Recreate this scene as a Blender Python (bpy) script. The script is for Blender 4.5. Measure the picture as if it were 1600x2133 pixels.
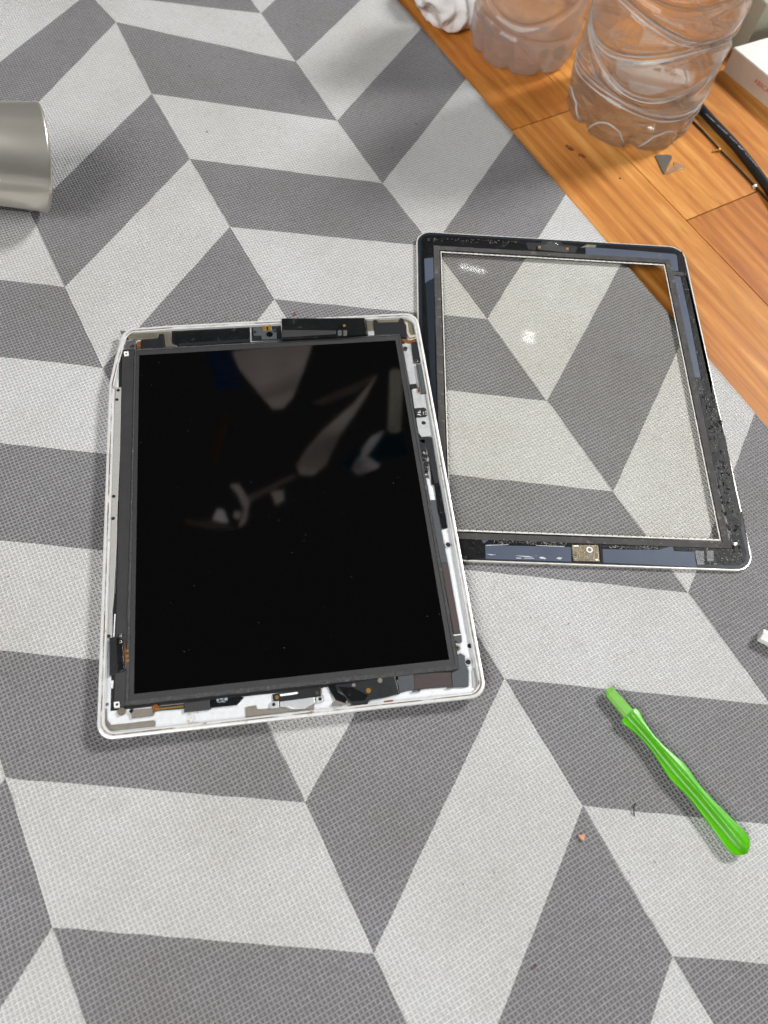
import bpy, bmesh, math, random
import numpy as np
from mathutils import Vector, Matrix, noise

random.seed(7)
MM = 0.001
sc = bpy.context.scene
for o in list(bpy.data.objects):
    bpy.data.objects.remove(o, do_unlink=True)
COL = sc.collection

# ------------------------------------------------------------------ camera
F_PX = 1607.85
RC = np.array([[0.98969826, -0.12521327, 0.06941892],
               [-0.08189133, -0.89282336, -0.44289982],
               [0.11743577, 0.43265238, -0.89387961]])
CAM = np.array([5.5158, -196.9793, 381.7954])
cam_data = bpy.data.cameras.new('camera')
cam = bpy.data.objects.new('camera', cam_data)
COL.objects.link(cam)
mw = Matrix.Identity(4)
for i in range(3):
    mw[i][0] = RC[0][i]; mw[i][1] = -RC[1][i]; mw[i][2] = -RC[2][i]; mw[i][3] = CAM[i] * MM
cam.matrix_world = mw
cam_data.sensor_fit = 'HORIZONTAL'
cam_data.sensor_width = 36.0
cam_data.lens = 36.0 * F_PX / 1600.0
cam_data.clip_start = 0.01
cam_data.clip_end = 50
cam_data.dof.use_dof = True
cam_data.dof.focus_distance = 0.44
cam_data.dof.aperture_fstop = 13.0
sc.camera = cam

# ------------------------------------------------------------------ world, lamps and fill light (indoor evening light)
world = bpy.data.worlds.new('World')
sc.world = world
world.use_nodes = True
bg = world.node_tree.nodes['Background']
bg.inputs[0].default_value = (1.0, 0.98, 0.96, 1)
bg.inputs[1].default_value = 0.03

def area_lamp(name, pos, target, size, power, color, size_y=None):
    l = bpy.data.lights.new(name, 'AREA')
    l.energy = power; l.color = color; l.size = size
    if size_y:
        l.shape = 'RECTANGLE'; l.size_y = size_y
    o = bpy.data.objects.new(name, l); COL.objects.link(o)
    p = Vector(pos) * MM; t = Vector(target) * MM
    o.location = p
    o.rotation_euler = (t - p).to_track_quat('-Z', 'Y').to_euler()
    return o
def seen_in_glass(u, v, h, z=1.7):
    """where a lamp hangs (height h mm) whose glint the loose glass shows at photo pixel (u, v)"""
    d = RC.T @ np.array([(u - 800) / F_PX, (v - 1066.5) / F_PX, 1.0])
    p = CAM + (z - CAM[2]) / d[2] * d
    r = np.array([d[0], d[1], -d[2]])
    return tuple(p + (h - z) / r[2] * r)
WARM = (1.0, 0.997, 0.995)
LH = 2300
key = area_lamp('key_lamp', (2150, 1010, 1990), (120, 60, 0), 0.5, 100, WARM)
for (u, v, w, h, pw) in ((1103, 695, 52, 16, 0.09), (1101, 708, 52, 16, 0.09), (985, 560, 120, 18, 0.2),
                         (1160, 583, 40, 12, 0.03), (1145, 615, 36, 12, 0.03)):
    area_lamp('led_lamp', seen_in_glass(u, v, LH), (120, 100, 0), w * MM, pw, WARM, h * MM)
area_lamp('fill_light', (-1500, -1300, 2300), (60, 60, 0), 1.7, 94, (1.0, 0.996, 0.992))  # added fill light from behind left to soften shadows; no known lamp there

vs = sc.view_settings
vs.view_transform = 'Standard'; vs.look = 'None'; vs.exposure = 0.0; vs.gamma = 1.0
vs.use_curve_mapping = False
cy = sc.cycles
cy.use_denoising = True
cy.use_light_tree = False
cy.max_bounces = 20; cy.transmission_bounces = 18; cy.transparent_max_bounces = 24
cy.glossy_bounces = 8; cy.diffuse_bounces = 5
cy.sample_clamp_indirect = 4.0
cy.caustics_refractive = True; cy.caustics_reflective = False
cy.blur_glossy = 0.5

# ------------------------------------------------------------------ helpers
def B(u, v, z=0.0):
    """photo pixel -> point (mm) on the horizontal plane at height z (survey of the photograph)"""
    d = RC.T @ np.array([(u - 800) / F_PX, (v - 1066.5) / F_PX, 1.0])
    t = (z - CAM[2]) / d[2]
    p = CAM + t * d
    return Vector((p[0], p[1], p[2]))
ZOOM = dict(a=(200, 640, 4), b=(560, 630, 4), c=(180, 1200, 4), d=(500, 1300, 2.963), e=(820, 960, 4.265),
            f=(200, 780, 3.808), g=(860, 460, 4.2105), h=(1220, 460, 4.2105), i=(920, 1060, 4.571),
            j=(1240, 1060, 4.571), k=(1400, 820, 5.33), m=(860, 760, 8.89), p=(0, 0, 1))
def PT(key, x, y, z):
    ox, oy, s = ZOOM[key]
    return B(ox + x / s, oy + y / s, z)
def PP(key, pts, z):
    return [PT(key, x, y, z).xy for x, y in pts]

def lin(c):
    c = c / 255.0
    return c / 12.92 if c <= 0.04045 else ((c + 0.055) / 1.055) ** 2.4
def S(r, g, b):
    return (lin(r), lin(g), lin(b), 1.0)

def new_mat(name):
    m = bpy.data.materials.new(name); m.use_nodes = True
    nt = m.node_tree
    return m, nt, nt.nodes['Principled BSDF']
def N(nt, typ, **kw):
    n = nt.nodes.new(typ)
    for k, v in kw.items():
        setattr(n, k, v)
    return n
def math_(nt, op, a, b=None, c=None):
    n = nt.nodes.new('ShaderNodeMath'); n.operation = op
    for i, x in enumerate((a, b, c)):
        if x is None: continue
        if isinstance(x, (int, float)): n.inputs[i].default_value = x
        else: nt.links.new(x, n.inputs[i])
    return n.outputs[0]
def mixc(nt, fac, a, b, blend='MIX'):
    n = nt.nodes.new('ShaderNodeMix'); n.data_type = 'RGBA'; n.blend_type = blend
    for i, x in ((0, fac), (6, a), (7, b)):
        if isinstance(x, (int, float)): n.inputs[i].default_value = x
        elif isinstance(x, tuple): n.inputs[i].default_value = x
        else: nt.links.new(x, n.inputs[i])
    return n.outputs[2]
def noise_tex(nt, vec, scale, detail=3, rough=0.55, dist=0.0):
    n = nt.nodes.new('ShaderNodeTexNoise')
    n.inputs['Scale'].default_value = scale; n.inputs['Detail'].default_value = detail
    n.inputs['Roughness'].default_value = rough; n.inputs['Distortion'].default_value = dist
    nt.links.new(vec, n.inputs['Vector'])
    return n.outputs['Fac']
def ramp(nt, fac, stops):
    r = nt.nodes.new('ShaderNodeValToRGB')
    el = r.color_ramp.elements
    while len(el) < len(stops): el.new(0.5)
    for e, (p, c) in zip(el, stops):
        e.position = p; e.color = c if isinstance(c, tuple) else (c, c, c, 1)
    nt.links.new(fac, r.inputs[0])
    return r.outputs[0]

def plain(name, col, rough=0.5, metal=0.0, var=0.15, vscale=300, bump=0.0, bscale=900, spec=0.5, dirt=None, dirt_amt=0.0, dscale=60, scratch=0.0):
    m, nt, b = new_mat(name)
    tc = N(nt, 'ShaderNodeTexCoord').outputs['Object']
    n = noise_tex(nt, tc, vscale, 4, 0.6)
    dark = tuple(c * (1 - var) for c in col[:3]) + (1,)
    light = tuple(min(1, c * (1 + var)) for c in col[:3]) + (1,)
    c = ramp(nt, n, [(0.3, dark), (0.7, light)])
    if dirt is not None:
        dn = noise_tex(nt, tc, dscale, 5, 0.7)
        df = ramp(nt, dn, [(0.62 - dirt_amt * 0.3, 0.0), (0.72 - dirt_amt * 0.2, 1.0)])
        c = mixc(nt, df, c, dirt)
    nt.links.new(c, b.inputs['Base Color'])
    b.inputs['Metallic'].default_value = metal
    b.inputs['Specular IOR Level'].default_value = spec
    rn = noise_tex(nt, tc, vscale * 0.6, 4, 0.7)
    rr = math_(nt, 'MULTIPLY_ADD', rn, 0.35 * rough, rough * 0.82)
    nt.links.new(rr, b.inputs['Roughness'])
    if bump > 0:
        bn = noise_tex(nt, tc, bscale, 5, 0.65)
        bu = N(nt, 'ShaderNodeBump'); bu.inputs['Strength'].default_value = bump
        bu.inputs['Distance'].default_value = 0.0006
        nt.links.new(bn, bu.inputs['Height']); nt.links.new(bu.outputs[0], b.inputs['Normal'])
    return m

def link(name, me, mat, parent=None, label=None, cat=None, group=None, kind=None):
    o = bpy.data.objects.new(name, me)
    COL.objects.link(o)
    if mat is not None and len(me.materials) == 0: me.materials.append(mat)
    if parent is not None:
        o.parent = parent
        o.matrix_parent_inverse = Matrix.Translation(-Vector(parent.get('base', (0, 0, 0))))
    tag(o, label, cat, group, kind)
    return o
def tag(o, label=None, cat=None, group=None, kind=None):
    if label: o['label'] = label
    if cat: o['category'] = cat
    if group: o['group'] = group
    if kind: o['kind'] = kind
def thing(name, base, label, cat, group=None):
    o = bpy.data.objects.new(name, None)
    o.empty_display_size = 0.01
    COL.objects.link(o)
    b = Vector(base) * MM
    o.location = b; o['base'] = (b.x, b.y, b.z)
    tag(o, label, cat, group)
    return o
def sub(o):
    """let a part carry sub-parts whose meshes are in world coordinates"""
    o['base'] = (0.0, 0.0, 0.0)
    return o
def link_sub(name, me, mat, part, **kw):
    o = bpy.data.objects.new(name, me); COL.objects.link(o)
    if mat is not None and len(me.materials) == 0: me.materials.append(mat)
    o.parent = part
    tag(o, **kw)
    return o
def mesh(verts, faces, smooth=False):
    me = bpy.data.meshes.new('m')
    me.from_pydata([tuple(Vector(v) * MM) for v in verts], [], faces)
    me.update()
    bm = bmesh.new(); bm.from_mesh(me)
    bmesh.ops.recalc_face_normals(bm, faces=bm.faces)
    bm.to_mesh(me); bm.free()
    if smooth:
        for p in me.polygons: p.use_smooth = True
    return me
def prism_mesh(xy, z0, z1, bev=0.0, seg=2):
    n = len(xy)
    bm = bmesh.new()
    lo = [bm.verts.new(Vector((x, y, z0)) * MM) for x, y in xy]
    hi = [bm.verts.new(Vector((x, y, z1)) * MM) for x, y in xy]
    bm.faces.new(list(reversed(lo))); top = bm.faces.new(hi)
    for i in range(n):
        bm.faces.new((lo[i], lo[(i + 1) % n], hi[(i + 1) % n], hi[i]))
    bmesh.ops.recalc_face_normals(bm, faces=bm.faces)
    if bev > 0:
        te = [e for e in top.edges]
        try:
            bmesh.ops.bevel(bm, geom=te, offset=bev * MM, segments=seg, affect='EDGES', profile=0.5)
        except Exception:
            pass
    me = bpy.data.meshes.new('m'); bm.to_mesh(me); bm.free()
    return me
def rrect(w, h, r, cx=0, cy=0, seg=8):
    pts = []
    for (sx, sy, a0) in ((1, 1, 0), (-1, 1, 90), (-1, -1, 180), (1, -1, 270)):
        for k in range(seg + 1):
            a = math.radians(a0 + 90 * k / seg)
            pts.append((cx + sx * (w / 2 - r) + r * math.cos(a), cy + sy * (h / 2 - r) + r * math.sin(a)))
    return pts
def ring_mesh(outer, inner, z0, z1):
    n = len(outer); v = []; f = []
    for pts, z in ((outer, z0), (outer, z1), (inner, z1), (inner, z0)):
        v += [(x, y, z) for x, y in pts]
    for L in range(4):
        a = L * n; b = ((L + 1) % 4) * n
        for i in range(n):
            j = (i + 1) % n
            f.append((a + i, a + j, b + j, b + i))
    return mesh(v, f)
def disc(c, r, n=20):
    return [(c[0] + r * math.cos(2 * math.pi * k / n), c[1] + r * math.sin(2 * math.pi * k / n)) for k in range(n)]
def tube_mesh(path, r, n=14, smooth=True):
    v = []; f = []
    pts = [Vector(p) for p in path]
    up = Vector((0, 0, 1))
    for i, p in enumerate(pts):
        t = (pts[min(i + 1, len(pts) - 1)] - pts[max(i - 1, 0)]).normalized()
        s = t.cross(up)
        if s.length < 1e-4: s = Vector((1, 0, 0))
        s.normalize(); w = s.cross(t)
        rr = r[i] if isinstance(r, (list, tuple)) else r
        for k in range(n):
            a = 2 * math.pi * k / n
            v.append(p + (s * math.cos(a) + w * math.sin(a)) * rr)
    for i in range(len(pts) - 1):
        for k in range(n):
            f.append((i * n + k, i * n + (k + 1) % n, (i + 1) * n + (k + 1) % n, (i + 1) * n + k))
    f.append(tuple(range(n))); f.append(tuple((len(pts) - 1) * n + k for k in range(n)))
    return mesh(v, f, smooth)
def catmull(pts, n=10):
    P = [Vector(p) for p in pts]; out = []
    for i in range(len(P) - 1):
        p0 = P[max(i - 1, 0)]; p1 = P[i]; p2 = P[i + 1]; p3 = P[min(i + 2, len(P) - 1)]
        for k in range(n):
            t = k / n
            out.append(0.5 * ((2 * p1) + (-p0 + p2) * t + (2 * p0 - 5 * p1 + 4 * p2 - p3) * t * t + (-p0 + 3 * p1 - 3 * p2 + p3) * t ** 3))
    out.append(P[-1]); return out
def text_mesh(body, size_mm, origin, xdir, ydir, extrude=0.02):
    cu = bpy.data.curves.new('t', 'FONT'); cu.body = body; cu.size = size_mm * MM; cu.extrude = extrude * MM
    cu.align_x = 'CENTER'; cu.align_y = 'CENTER'
    o = bpy.data.objects.new('t', cu); COL.objects.link(o)
    dg = bpy.context.evaluated_depsgraph_get()
    me = bpy.data.meshes.new_from_object(o.evaluated_get(dg))
    bpy.data.objects.remove(o)
    x = Vector(xdir).normalized(); z = x.cross(Vector(ydir)).normalized(); y = z.cross(x)
    M = Matrix(((x.x, y.x, z.x, origin[0] * MM), (x.y, y.y, z.y, origin[1] * MM), (x.z, y.z, z.z, origin[2] * MM), (0, 0, 0, 1)))
    me.transform(M); me.materials.clear()
    return me

# ------------------------------------------------------------------ materials
A_L = 0.3724603676794422          # weave / pattern axis of the mat
def mat_cloth(name, base, rib, fleck):
    m, nt, b = new_mat(name)
    tc = N(nt, 'ShaderNodeTexCoord').outputs['Object']
    mp = N(nt, 'ShaderNodeMapping'); mp.vector_type = 'TEXTURE'
    mp.inputs['Rotation'].default_value = (0, 0, A_L)
    nt.links.new(tc, mp.inputs['Vector'])
    # gentle unevenness of the weave
    wob = N(nt, 'ShaderNodeTexNoise'); wob.inputs['Scale'].default_value = 14; wob.inputs['Detail'].default_value = 2
    nt.links.new(tc, wob.inputs['Vector'])
    off = N(nt, 'ShaderNodeVectorMath', operation='MULTIPLY_ADD')
    nt.links.new(wob.outputs['Color'], off.inputs[0]); off.inputs[1].default_value = (0.003, 0.003, 0); nt.links.new(mp.outputs[0], off.inputs[2])
    sp = N(nt, 'ShaderNodeSeparateXYZ'); nt.links.new(off.outputs[0], sp.inputs[0])
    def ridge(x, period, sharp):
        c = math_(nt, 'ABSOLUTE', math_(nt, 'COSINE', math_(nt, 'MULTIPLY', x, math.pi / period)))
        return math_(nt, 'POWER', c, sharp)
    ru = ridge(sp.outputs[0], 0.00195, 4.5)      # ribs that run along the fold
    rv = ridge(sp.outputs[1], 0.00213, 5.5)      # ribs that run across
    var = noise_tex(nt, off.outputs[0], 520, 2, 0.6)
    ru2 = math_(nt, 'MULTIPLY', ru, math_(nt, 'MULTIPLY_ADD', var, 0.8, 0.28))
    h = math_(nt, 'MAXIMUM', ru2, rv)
    fine = noise_tex(nt, tc, 2600, 3, 0.6)
    hh = math_(nt, 'MULTIPLY_ADD', fine, 0.22, h)
    big = noise_tex(nt, tc, 9, 4, 0.6)
    spot = noise_tex(nt, tc, 420, 2, 0.8)
    blot = noise_tex(nt, tc, 38, 5, 0.7)
    c0 = mixc(nt, math_(nt, 'MULTIPLY', math_(nt, 'POWER', h, 1.0), 0.95), base, rib)  # bare yarn ribs lighter; recess shading of the weave also put into colour
    c1 = mixc(nt, ramp(nt, spot, [(0.35, 0.0), (0.8, 0.5)]), c0, fleck)
    c2 = mixc(nt, 1.0, c1, ramp(nt, big, [(0.3, S(236, 233, 228)), (0.7, S(255, 255, 255))]), 'MULTIPLY')
    c3 = mixc(nt, ramp(nt, blot, [(0.60, 0.0), (0.78, 0.30)]), c2, tuple(x * 0.62 for x in base[:3]) + (1,))
    nt.links.new(c3, b.inputs['Base Color'])
    gl = noise_tex(nt, tc, 330, 1, 0.5)
    nt.links.new(ramp(nt, gl, [(0.30, 0.62), (0.62, 0.50), (0.74, 0.16)]), b.inputs['Roughness'])
    b.inputs['Specular IOR Level'].default_value = 0.45
    bu = N(nt, 'ShaderNodeBump'); bu.inputs['Strength'].default_value = 0.9; bu.inputs['Distance'].default_value = 0.0008
    nt.links.new(hh, bu.inputs['Height'])
    bu2 = N(nt, 'ShaderNodeBump'); bu2.inputs['Strength'].default_value = 0.35; bu2.inputs['Distance'].default_value = 0.012
    nt.links.new(noise_tex(nt, tc, 6, 2, 0.5), bu2.inputs['Height'])
    nt.links.new(bu2.outputs[0], bu.inputs['Normal'])
    nt.links.new(bu.outputs[0], b.inputs['Normal'])
    return m
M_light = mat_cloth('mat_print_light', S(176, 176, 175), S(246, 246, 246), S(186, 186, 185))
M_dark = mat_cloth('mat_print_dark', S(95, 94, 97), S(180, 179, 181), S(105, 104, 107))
M_back = plain('mat_backing', S(150, 148, 144), 0.8)

def wood_mat():
    m, nt, b = new_mat('wood_laminate')
    tc = N(nt, 'ShaderNodeTexCoord').outputs['Object']
    oi = N(nt, 'ShaderNodeObjectInfo')
    add = N(nt, 'ShaderNodeVectorMath', operation='ADD')
    cmb = N(nt, 'ShaderNodeCombineXYZ')
    for k in (0, 1, 2): nt.links.new(math_(nt, 'MULTIPLY', oi.outputs['Random'], 7.3 + k), cmb.inputs[k])
    nt.links.new(tc, add.inputs[0]); nt.links.new(cmb.outputs[0], add.inputs[1])
    def stretched(sx, sy, scale, detail, rough, dist):
        mp = N(nt, 'ShaderNodeMapping'); mp.inputs['Scale'].default_value = (sx, sy, 1)
        nt.links.new(add.outputs[0], mp.inputs['Vector'])
        return noise_tex(nt, mp.outputs[0], scale, detail, rough, dist)
    g1 = stretched(3.2, 46, 1.0, 6, 0.62, 1.6)
    g2 = stretched(16, 260, 1.0, 4, 0.6, 0.3)
    # cathedral rings
    mp = N(nt, 'ShaderNodeMapping'); mp.inputs['Scale'].default_value = (4.2, 30, 1)
    nt.links.new(add.outputs[0], mp.inputs['Vector'])
    wv = N(nt, 'ShaderNodeTexWave'); wv.wave_type = 'BANDS'; wv.bands_direction = 'Y'
    wv.inputs['Scale'].default_value = 0.9; wv.inputs['Distortion'].default_value = 14.0
    wv.inputs['Detail'].default_value = 3; wv.inputs['Detail Scale'].default_value = 0.8
    nt.links.new(mp.outputs[0], wv.inputs['Vector'])
    mixf = math_(nt, 'ADD', math_(nt, 'MULTIPLY', g1, 0.66), math_(nt, 'ADD', math_(nt, 'MULTIPLY', wv.outputs['Fac'], 0.07), math_(nt, 'MULTIPLY', g2, 0.27)))
    c = ramp(nt, mixf, [(0.30, S(130, 73, 24)), (0.42, S(160, 99, 38)), (0.53, S(183, 121, 54)), (0.68, S(208, 152, 82))])
    blotch = noise_tex(nt, tc, 22, 4, 0.6)
    c = mixc(nt, ramp(nt, blotch, [(0.45, 0.0), (0.75, 0.35)]), c, S(176, 98, 34))
    flecks = stretched(60, 520, 1.0, 2, 0.6, 0)
    c = mixc(nt, ramp(nt, flecks, [(0.64, 0.0), (0.72, 0.4)]), c, S(120, 66, 24))
    c = mixc(nt, 1.0, c, oi.outputs['Color'], 'MULTIPLY')
    nt.links.new(c, b.inputs['Base Color'])
    nt.links.new(math_(nt, 'MULTIPLY_ADD', g2, 0.25, 0.40), b.inputs['Roughness'])
    b.inputs['Specular IOR Level'].default_value = 0.25
    bu = N(nt, 'ShaderNodeBump'); bu.inputs['Strength'].default_value = 0.12; bu.inputs['Distance'].default_value = 0.0006
    nt.links.new(g2, bu.inputs['Height']); nt.links.new(bu.outputs[0], b.inputs['Normal'])
    return m
M_wood = wood_mat()
M_gap = plain('floor_joint_dark', S(70, 42, 20), 0.8)

M_alu = plain('aluminium_satin', S(222, 224, 226), 0.42, 0.25, 0.06, 500, 0.25, 1400, dirt=S(150, 130, 96), dirt_amt=0.0, dscale=70)
M_rim = plain('aluminium_rim_worn', S(222, 222, 220), 0.36, 0.25, 0.08, 200, 0.15, 700, dirt=S(120, 98, 70), dirt_amt=0.06, dscale=130)
M_plate = plain('tin_plate', S(205, 206, 207), 0.38, 0.45, 0.10, 260, 0.35, 420)
M_rail = plain('grey_rail', S(176, 175, 170), 0.45, 0.3, 0.05, 600, 0.1, 1500)
M_brown = plain('tarnished_bracket', S(132, 126, 112), 0.38, 0.55, 0.18, 120, 0.15, 700)
M_gask = plain('grey_gasket', S(118, 112, 103), 0.7, 0.0, 0.12, 400, 0.3, 1600)
M_blk = plain('black_plastic', S(30, 31, 33), 0.4, 0, 0.2, 300, 0.25, 700)
M_tape = plain('black_glossy_tape', S(21, 22, 23), 0.16, 0, 0.35, 160, 0.85, 260, dirt=S(70, 68, 64), dirt_amt=0.0, dscale=150)
M_foam = plain('dark_foam', S(62, 62, 62), 0.85, 0, 0.30, 700, 1.0, 520, dirt=S(104, 104, 104), dirt_amt=0.1, dscale=420)
M_band = plain('black_film_band', S(48, 48, 49), 0.55, 0, 0.12, 90, 0.35, 240)
M_slate = plain('slate_ribbon', S(66, 70, 73), 0.6, 0, 0.08, 500, 0.2, 1200)
M_maroon = plain('maroon_ribbon', S(62, 50, 49), 0.5, 0, 0.08, 500, 0.2, 1200)
M_gold = plain('gold_contact', S(214, 170, 88), 0.3, 0.8, 0.1, 500)
M_copper = plain('copper_flex', S(140, 84, 46), 0.4, 0.4, 0.2, 500)
M_chrome = plain('bright_steel', S(215, 215, 215), 0.18, 0.9, 0.1, 500)
M_screw = plain('screw_steel', S(120, 116, 108), 0.3, 0.8, 0.15, 800)
M_hole = plain('hole_black', S(12, 12, 12), 0.7)
M_white = plain('white_paint', S(232, 232, 230), 0.5, 0, 0.04)
M_lens = plain('camera_lens', S(10, 10, 14), 0.05, 0, 0.1)
M_card = plain('white_card', S(228, 226, 220), 0.6, 0, 0.03, 200, 0.08, 1500)
M_cardside = plain('box_side_card', S(196, 178, 160), 0.65, 0, 0.06, 80, 0.1, 900)
M_red = plain('red_print', S(190, 40, 46), 0.6)
M_ink = plain('black_print', S(20, 18, 18), 0.6)
M_grey_ink = plain('grey_print', S(158, 164, 172), 0.6)
M_cable = plain('black_cable_sheath', S(26, 26, 28), 0.42, 0, 0.2, 120, 0.1, 900)
M_green = plain('green_plastic', S(80, 170, 8), 0.28, 0, 0.06, 120, 0.10, 700, spec=0.35)
M_greentip = plain('green_plastic_worn', S(104, 170, 52), 0.5, 0, 0.10, 300, 0.4, 900, dirt=S(120, 110, 60), dirt_amt=0.0, dscale=220)
M_navy = plain('navy_film', S(76, 84, 99), 0.45, 0, 0.07, 60, 0.06, 300, spec=0.15, dirt=S(96, 102, 112), dirt_amt=0.0, dscale=130)
M_navydark = plain('dark_blue_film', S(34, 40, 48), 0.4, 0, 0.1, 60, 0.1, 300, spec=0.15)
M_bezel = plain('bezel_black_print', S(22, 23, 25), 0.3, 0, 0.3, 120, 0.25, 240, dirt=S(56, 56, 54), dirt_amt=0.0, dscale=160, spec=0.18)
M_glue = plain('glue_residue', S(18, 18, 18), 0.42, 0, 0.5, 240, 0.45, 300, dirt=S(84, 82, 78), dirt_amt=-0.05, dscale=420, spec=0.12)
M_shard = plain('dark_shard', S(92, 84, 78), 0.4, 0.2, 0.15, 200, 0.2)

def screen_mat():
    m, nt, b = new_mat('lcd_black_glass')
    b.inputs['Base Color'].default_value = (0.0006, 0.0006, 0.0007, 1)
    b.inputs['Roughness'].default_value = 0.036
    b.inputs['Specular IOR Level'].default_value = 1.0
    return m
M_screen = screen_mat()
def thin_glass(name, tint, rough=0.0, ior=1.5, haze=None, haze_amt=0.0, bump=0.0, hscale=60, edge_gain=3.0):
    m, nt, b = new_mat(name)
    nt.nodes.remove(b)
    out = nt.nodes['Material Output']
    tr = N(nt, 'ShaderNodeBsdfTransparent'); tr.inputs[0].default_value = tint
    gl = N(nt, 'ShaderNodeBsdfGlossy'); gl.inputs['Roughness'].default_value = rough
    lw = N(nt, 'ShaderNodeLayerWeight'); lw.inputs[0].default_value = 0.5
    f0 = ((ior - 1) / (ior + 1)) ** 2
    fres = math_(nt, 'MULTIPLY_ADD', math_(nt, 'POWER', lw.outputs['Facing'], 5.0), 1 - f0, f0)
    mx = N(nt, 'ShaderNodeMixShader')
    nt.links.new(fres, mx.inputs[0]); nt.links.new(tr.outputs[0], mx.inputs[1]); nt.links.new(gl.outputs[0], mx.inputs[2])
    tc = N(nt, 'ShaderNodeTexCoord').outputs['Object']
    last = mx.outputs[0]
    if haze is not None:
        df = N(nt, 'ShaderNodeBsdfDiffuse'); df.inputs[0].default_value = haze
        m2 = N(nt, 'ShaderNodeMixShader')
        hn = noise_tex(nt, tc, hscale, 4, 0.6)
        edge = math_(nt, 'MULTIPLY_ADD', math_(nt, 'POWER', lw.outputs['Facing'], 3.0), edge_gain, 0.5)
        nt.links.new(math_(nt, 'MULTIPLY', math_(nt, 'MULTIPLY', ramp(nt, hn, [(0.3, 0.35), (0.75, 1.0)]), haze_amt), edge), m2.inputs[0])
        nt.links.new(last, m2.inputs[1]); nt.links.new(df.outputs[0], m2.inputs[2])
        last = m2.outputs[0]
    if bump > 0:
        bu = N(nt, 'ShaderNodeBump'); bu.inputs['Strength'].default_value = bump; bu.inputs['Distance'].default_value = 0.002
        nt.links.new(noise_tex(nt, tc, 70, 3, 0.5), bu.inputs['Height'])
        nt.links.new(bu.outputs[0], gl.inputs['Normal']); nt.links.new(bu.outputs[0], lw.inputs['Normal'])
    nt.links.new(last, out.inputs[0])
    return m
M_pane = thin_glass('pane_glass', (1.0, 1.0, 0.985, 1), 0.028, 1.22)
def pet_mat():
    m, nt, b = new_mat('hazy_clear_plastic')
    b.inputs['Base Color'].default_value = (0.97, 0.955, 0.95, 1)
    b.inputs['Transmission Weight'].default_value = 0.97
    b.inputs['IOR'].default_value = 1.5
    tc = N(nt, 'ShaderNodeTexCoord').outputs['Object']
    nt.links.new(ramp(nt, noise_tex(nt, tc, 40, 4), [(0.35, 0.03), (0.75, 0.16)]), b.inputs['Roughness'])
    bu = N(nt, 'ShaderNodeBump'); bu.inputs['Strength'].default_value = 0.2; bu.inputs['Distance'].default_value = 0.003
    nt.links.new(noise_tex(nt, tc, 45, 3, 0.5), bu.inputs['Height']); nt.links.new(bu.outputs[0], b.inputs['Normal'])
    return m
M_pet = thin_glass('hazy_clear_plastic', (0.95, 0.94, 0.935, 1), 0.05, 1.6, S(222, 212, 207), 0.36, 0.3, 45, edge_gain=4.0)
def water_mat(name, ior, color):
    m, nt, b = new_mat(name)
    b.inputs['Base Color'].default_value = color
    b.inputs['Transmission Weight'].default_value = 1.0
    b.inputs['Roughness'].default_value = 0.0
    b.inputs['IOR'].default_value = ior
    return m
M_water = water_mat('water', 1.33, (0.985, 0.985, 0.98, 1))

# ------------------------------------------------------------------ floor: laminate planks on the subfloor
FL = -10.0
floor = link('floor', mesh([(-900, -900, FL - 8), (1200, -900, FL - 8), (1200, 1500, FL - 8), (-900, 1500, FL - 8)], [(0, 1, 2, 3)]), M_gap, kind='structure')
pd = Vector((0.381, -0.925, 0)).normalized(); ps = Vector((0.925, 0.381, 0)).normalized()
c0 = B(1430, 459, FL); c0.z = 0; PW = 74.0; PL = 460.0
starts = {-2: 60, -1: (B(1060, 273, FL) - c0).dot(pd), 0: 0, 1: -250, 2: -90, 3: 20, 4: -180}
tints = {(-1, -1): (0.86, 0.78, 0.66, 1), (-1, 0): (1.0, 1.0, 1.0, 1), (0, -1): (1.08, 1.10, 1.12, 1), (0, 0): (0.90, 0.80, 0.68, 1),
         (1, 0): (0.98, 0.97, 0.95, 1), (1, -1): (0.92, 0.85, 0.74, 1)}
rot = Matrix(((pd.x, ps.x, 0, 0), (pd.y, ps.y, 0, 0), (0, 0, 1, 0), (0, 0, 0, 1)))
g = 0.35
plank_me = prism_mesh([(g, g), (PL - g, g), (PL - g, PW - g), (g, PW - g)], -8, 0, 0.25, 1)
plank_me.materials.append(M_wood)
rp = random.Random(3)
for col_i in range(-2, 5):
    for row in range(-3, 2):
        t = starts[col_i] + row * PL
        p = c0 + ps * (col_i * PW) + pd * t
        if not (-50 < p.x + pd.x * PL / 2 < 900 and -700 < p.y + pd.y * PL / 2 < 1100): continue
        o = bpy.data.objects.new('plank', plank_me); COL.objects.link(o)
        M = rot.copy(); M.translation = Vector((p.x, p.y, FL)) * MM
        o.parent = floor
        o.matrix_local = M
        k = rp.uniform(0.9, 1.06)
        o.color = tints.get((col_i, row), (k, k * rp.uniform(0.92, 1.0), k * rp.uniform(0.85, 1.0), 1))

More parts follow.
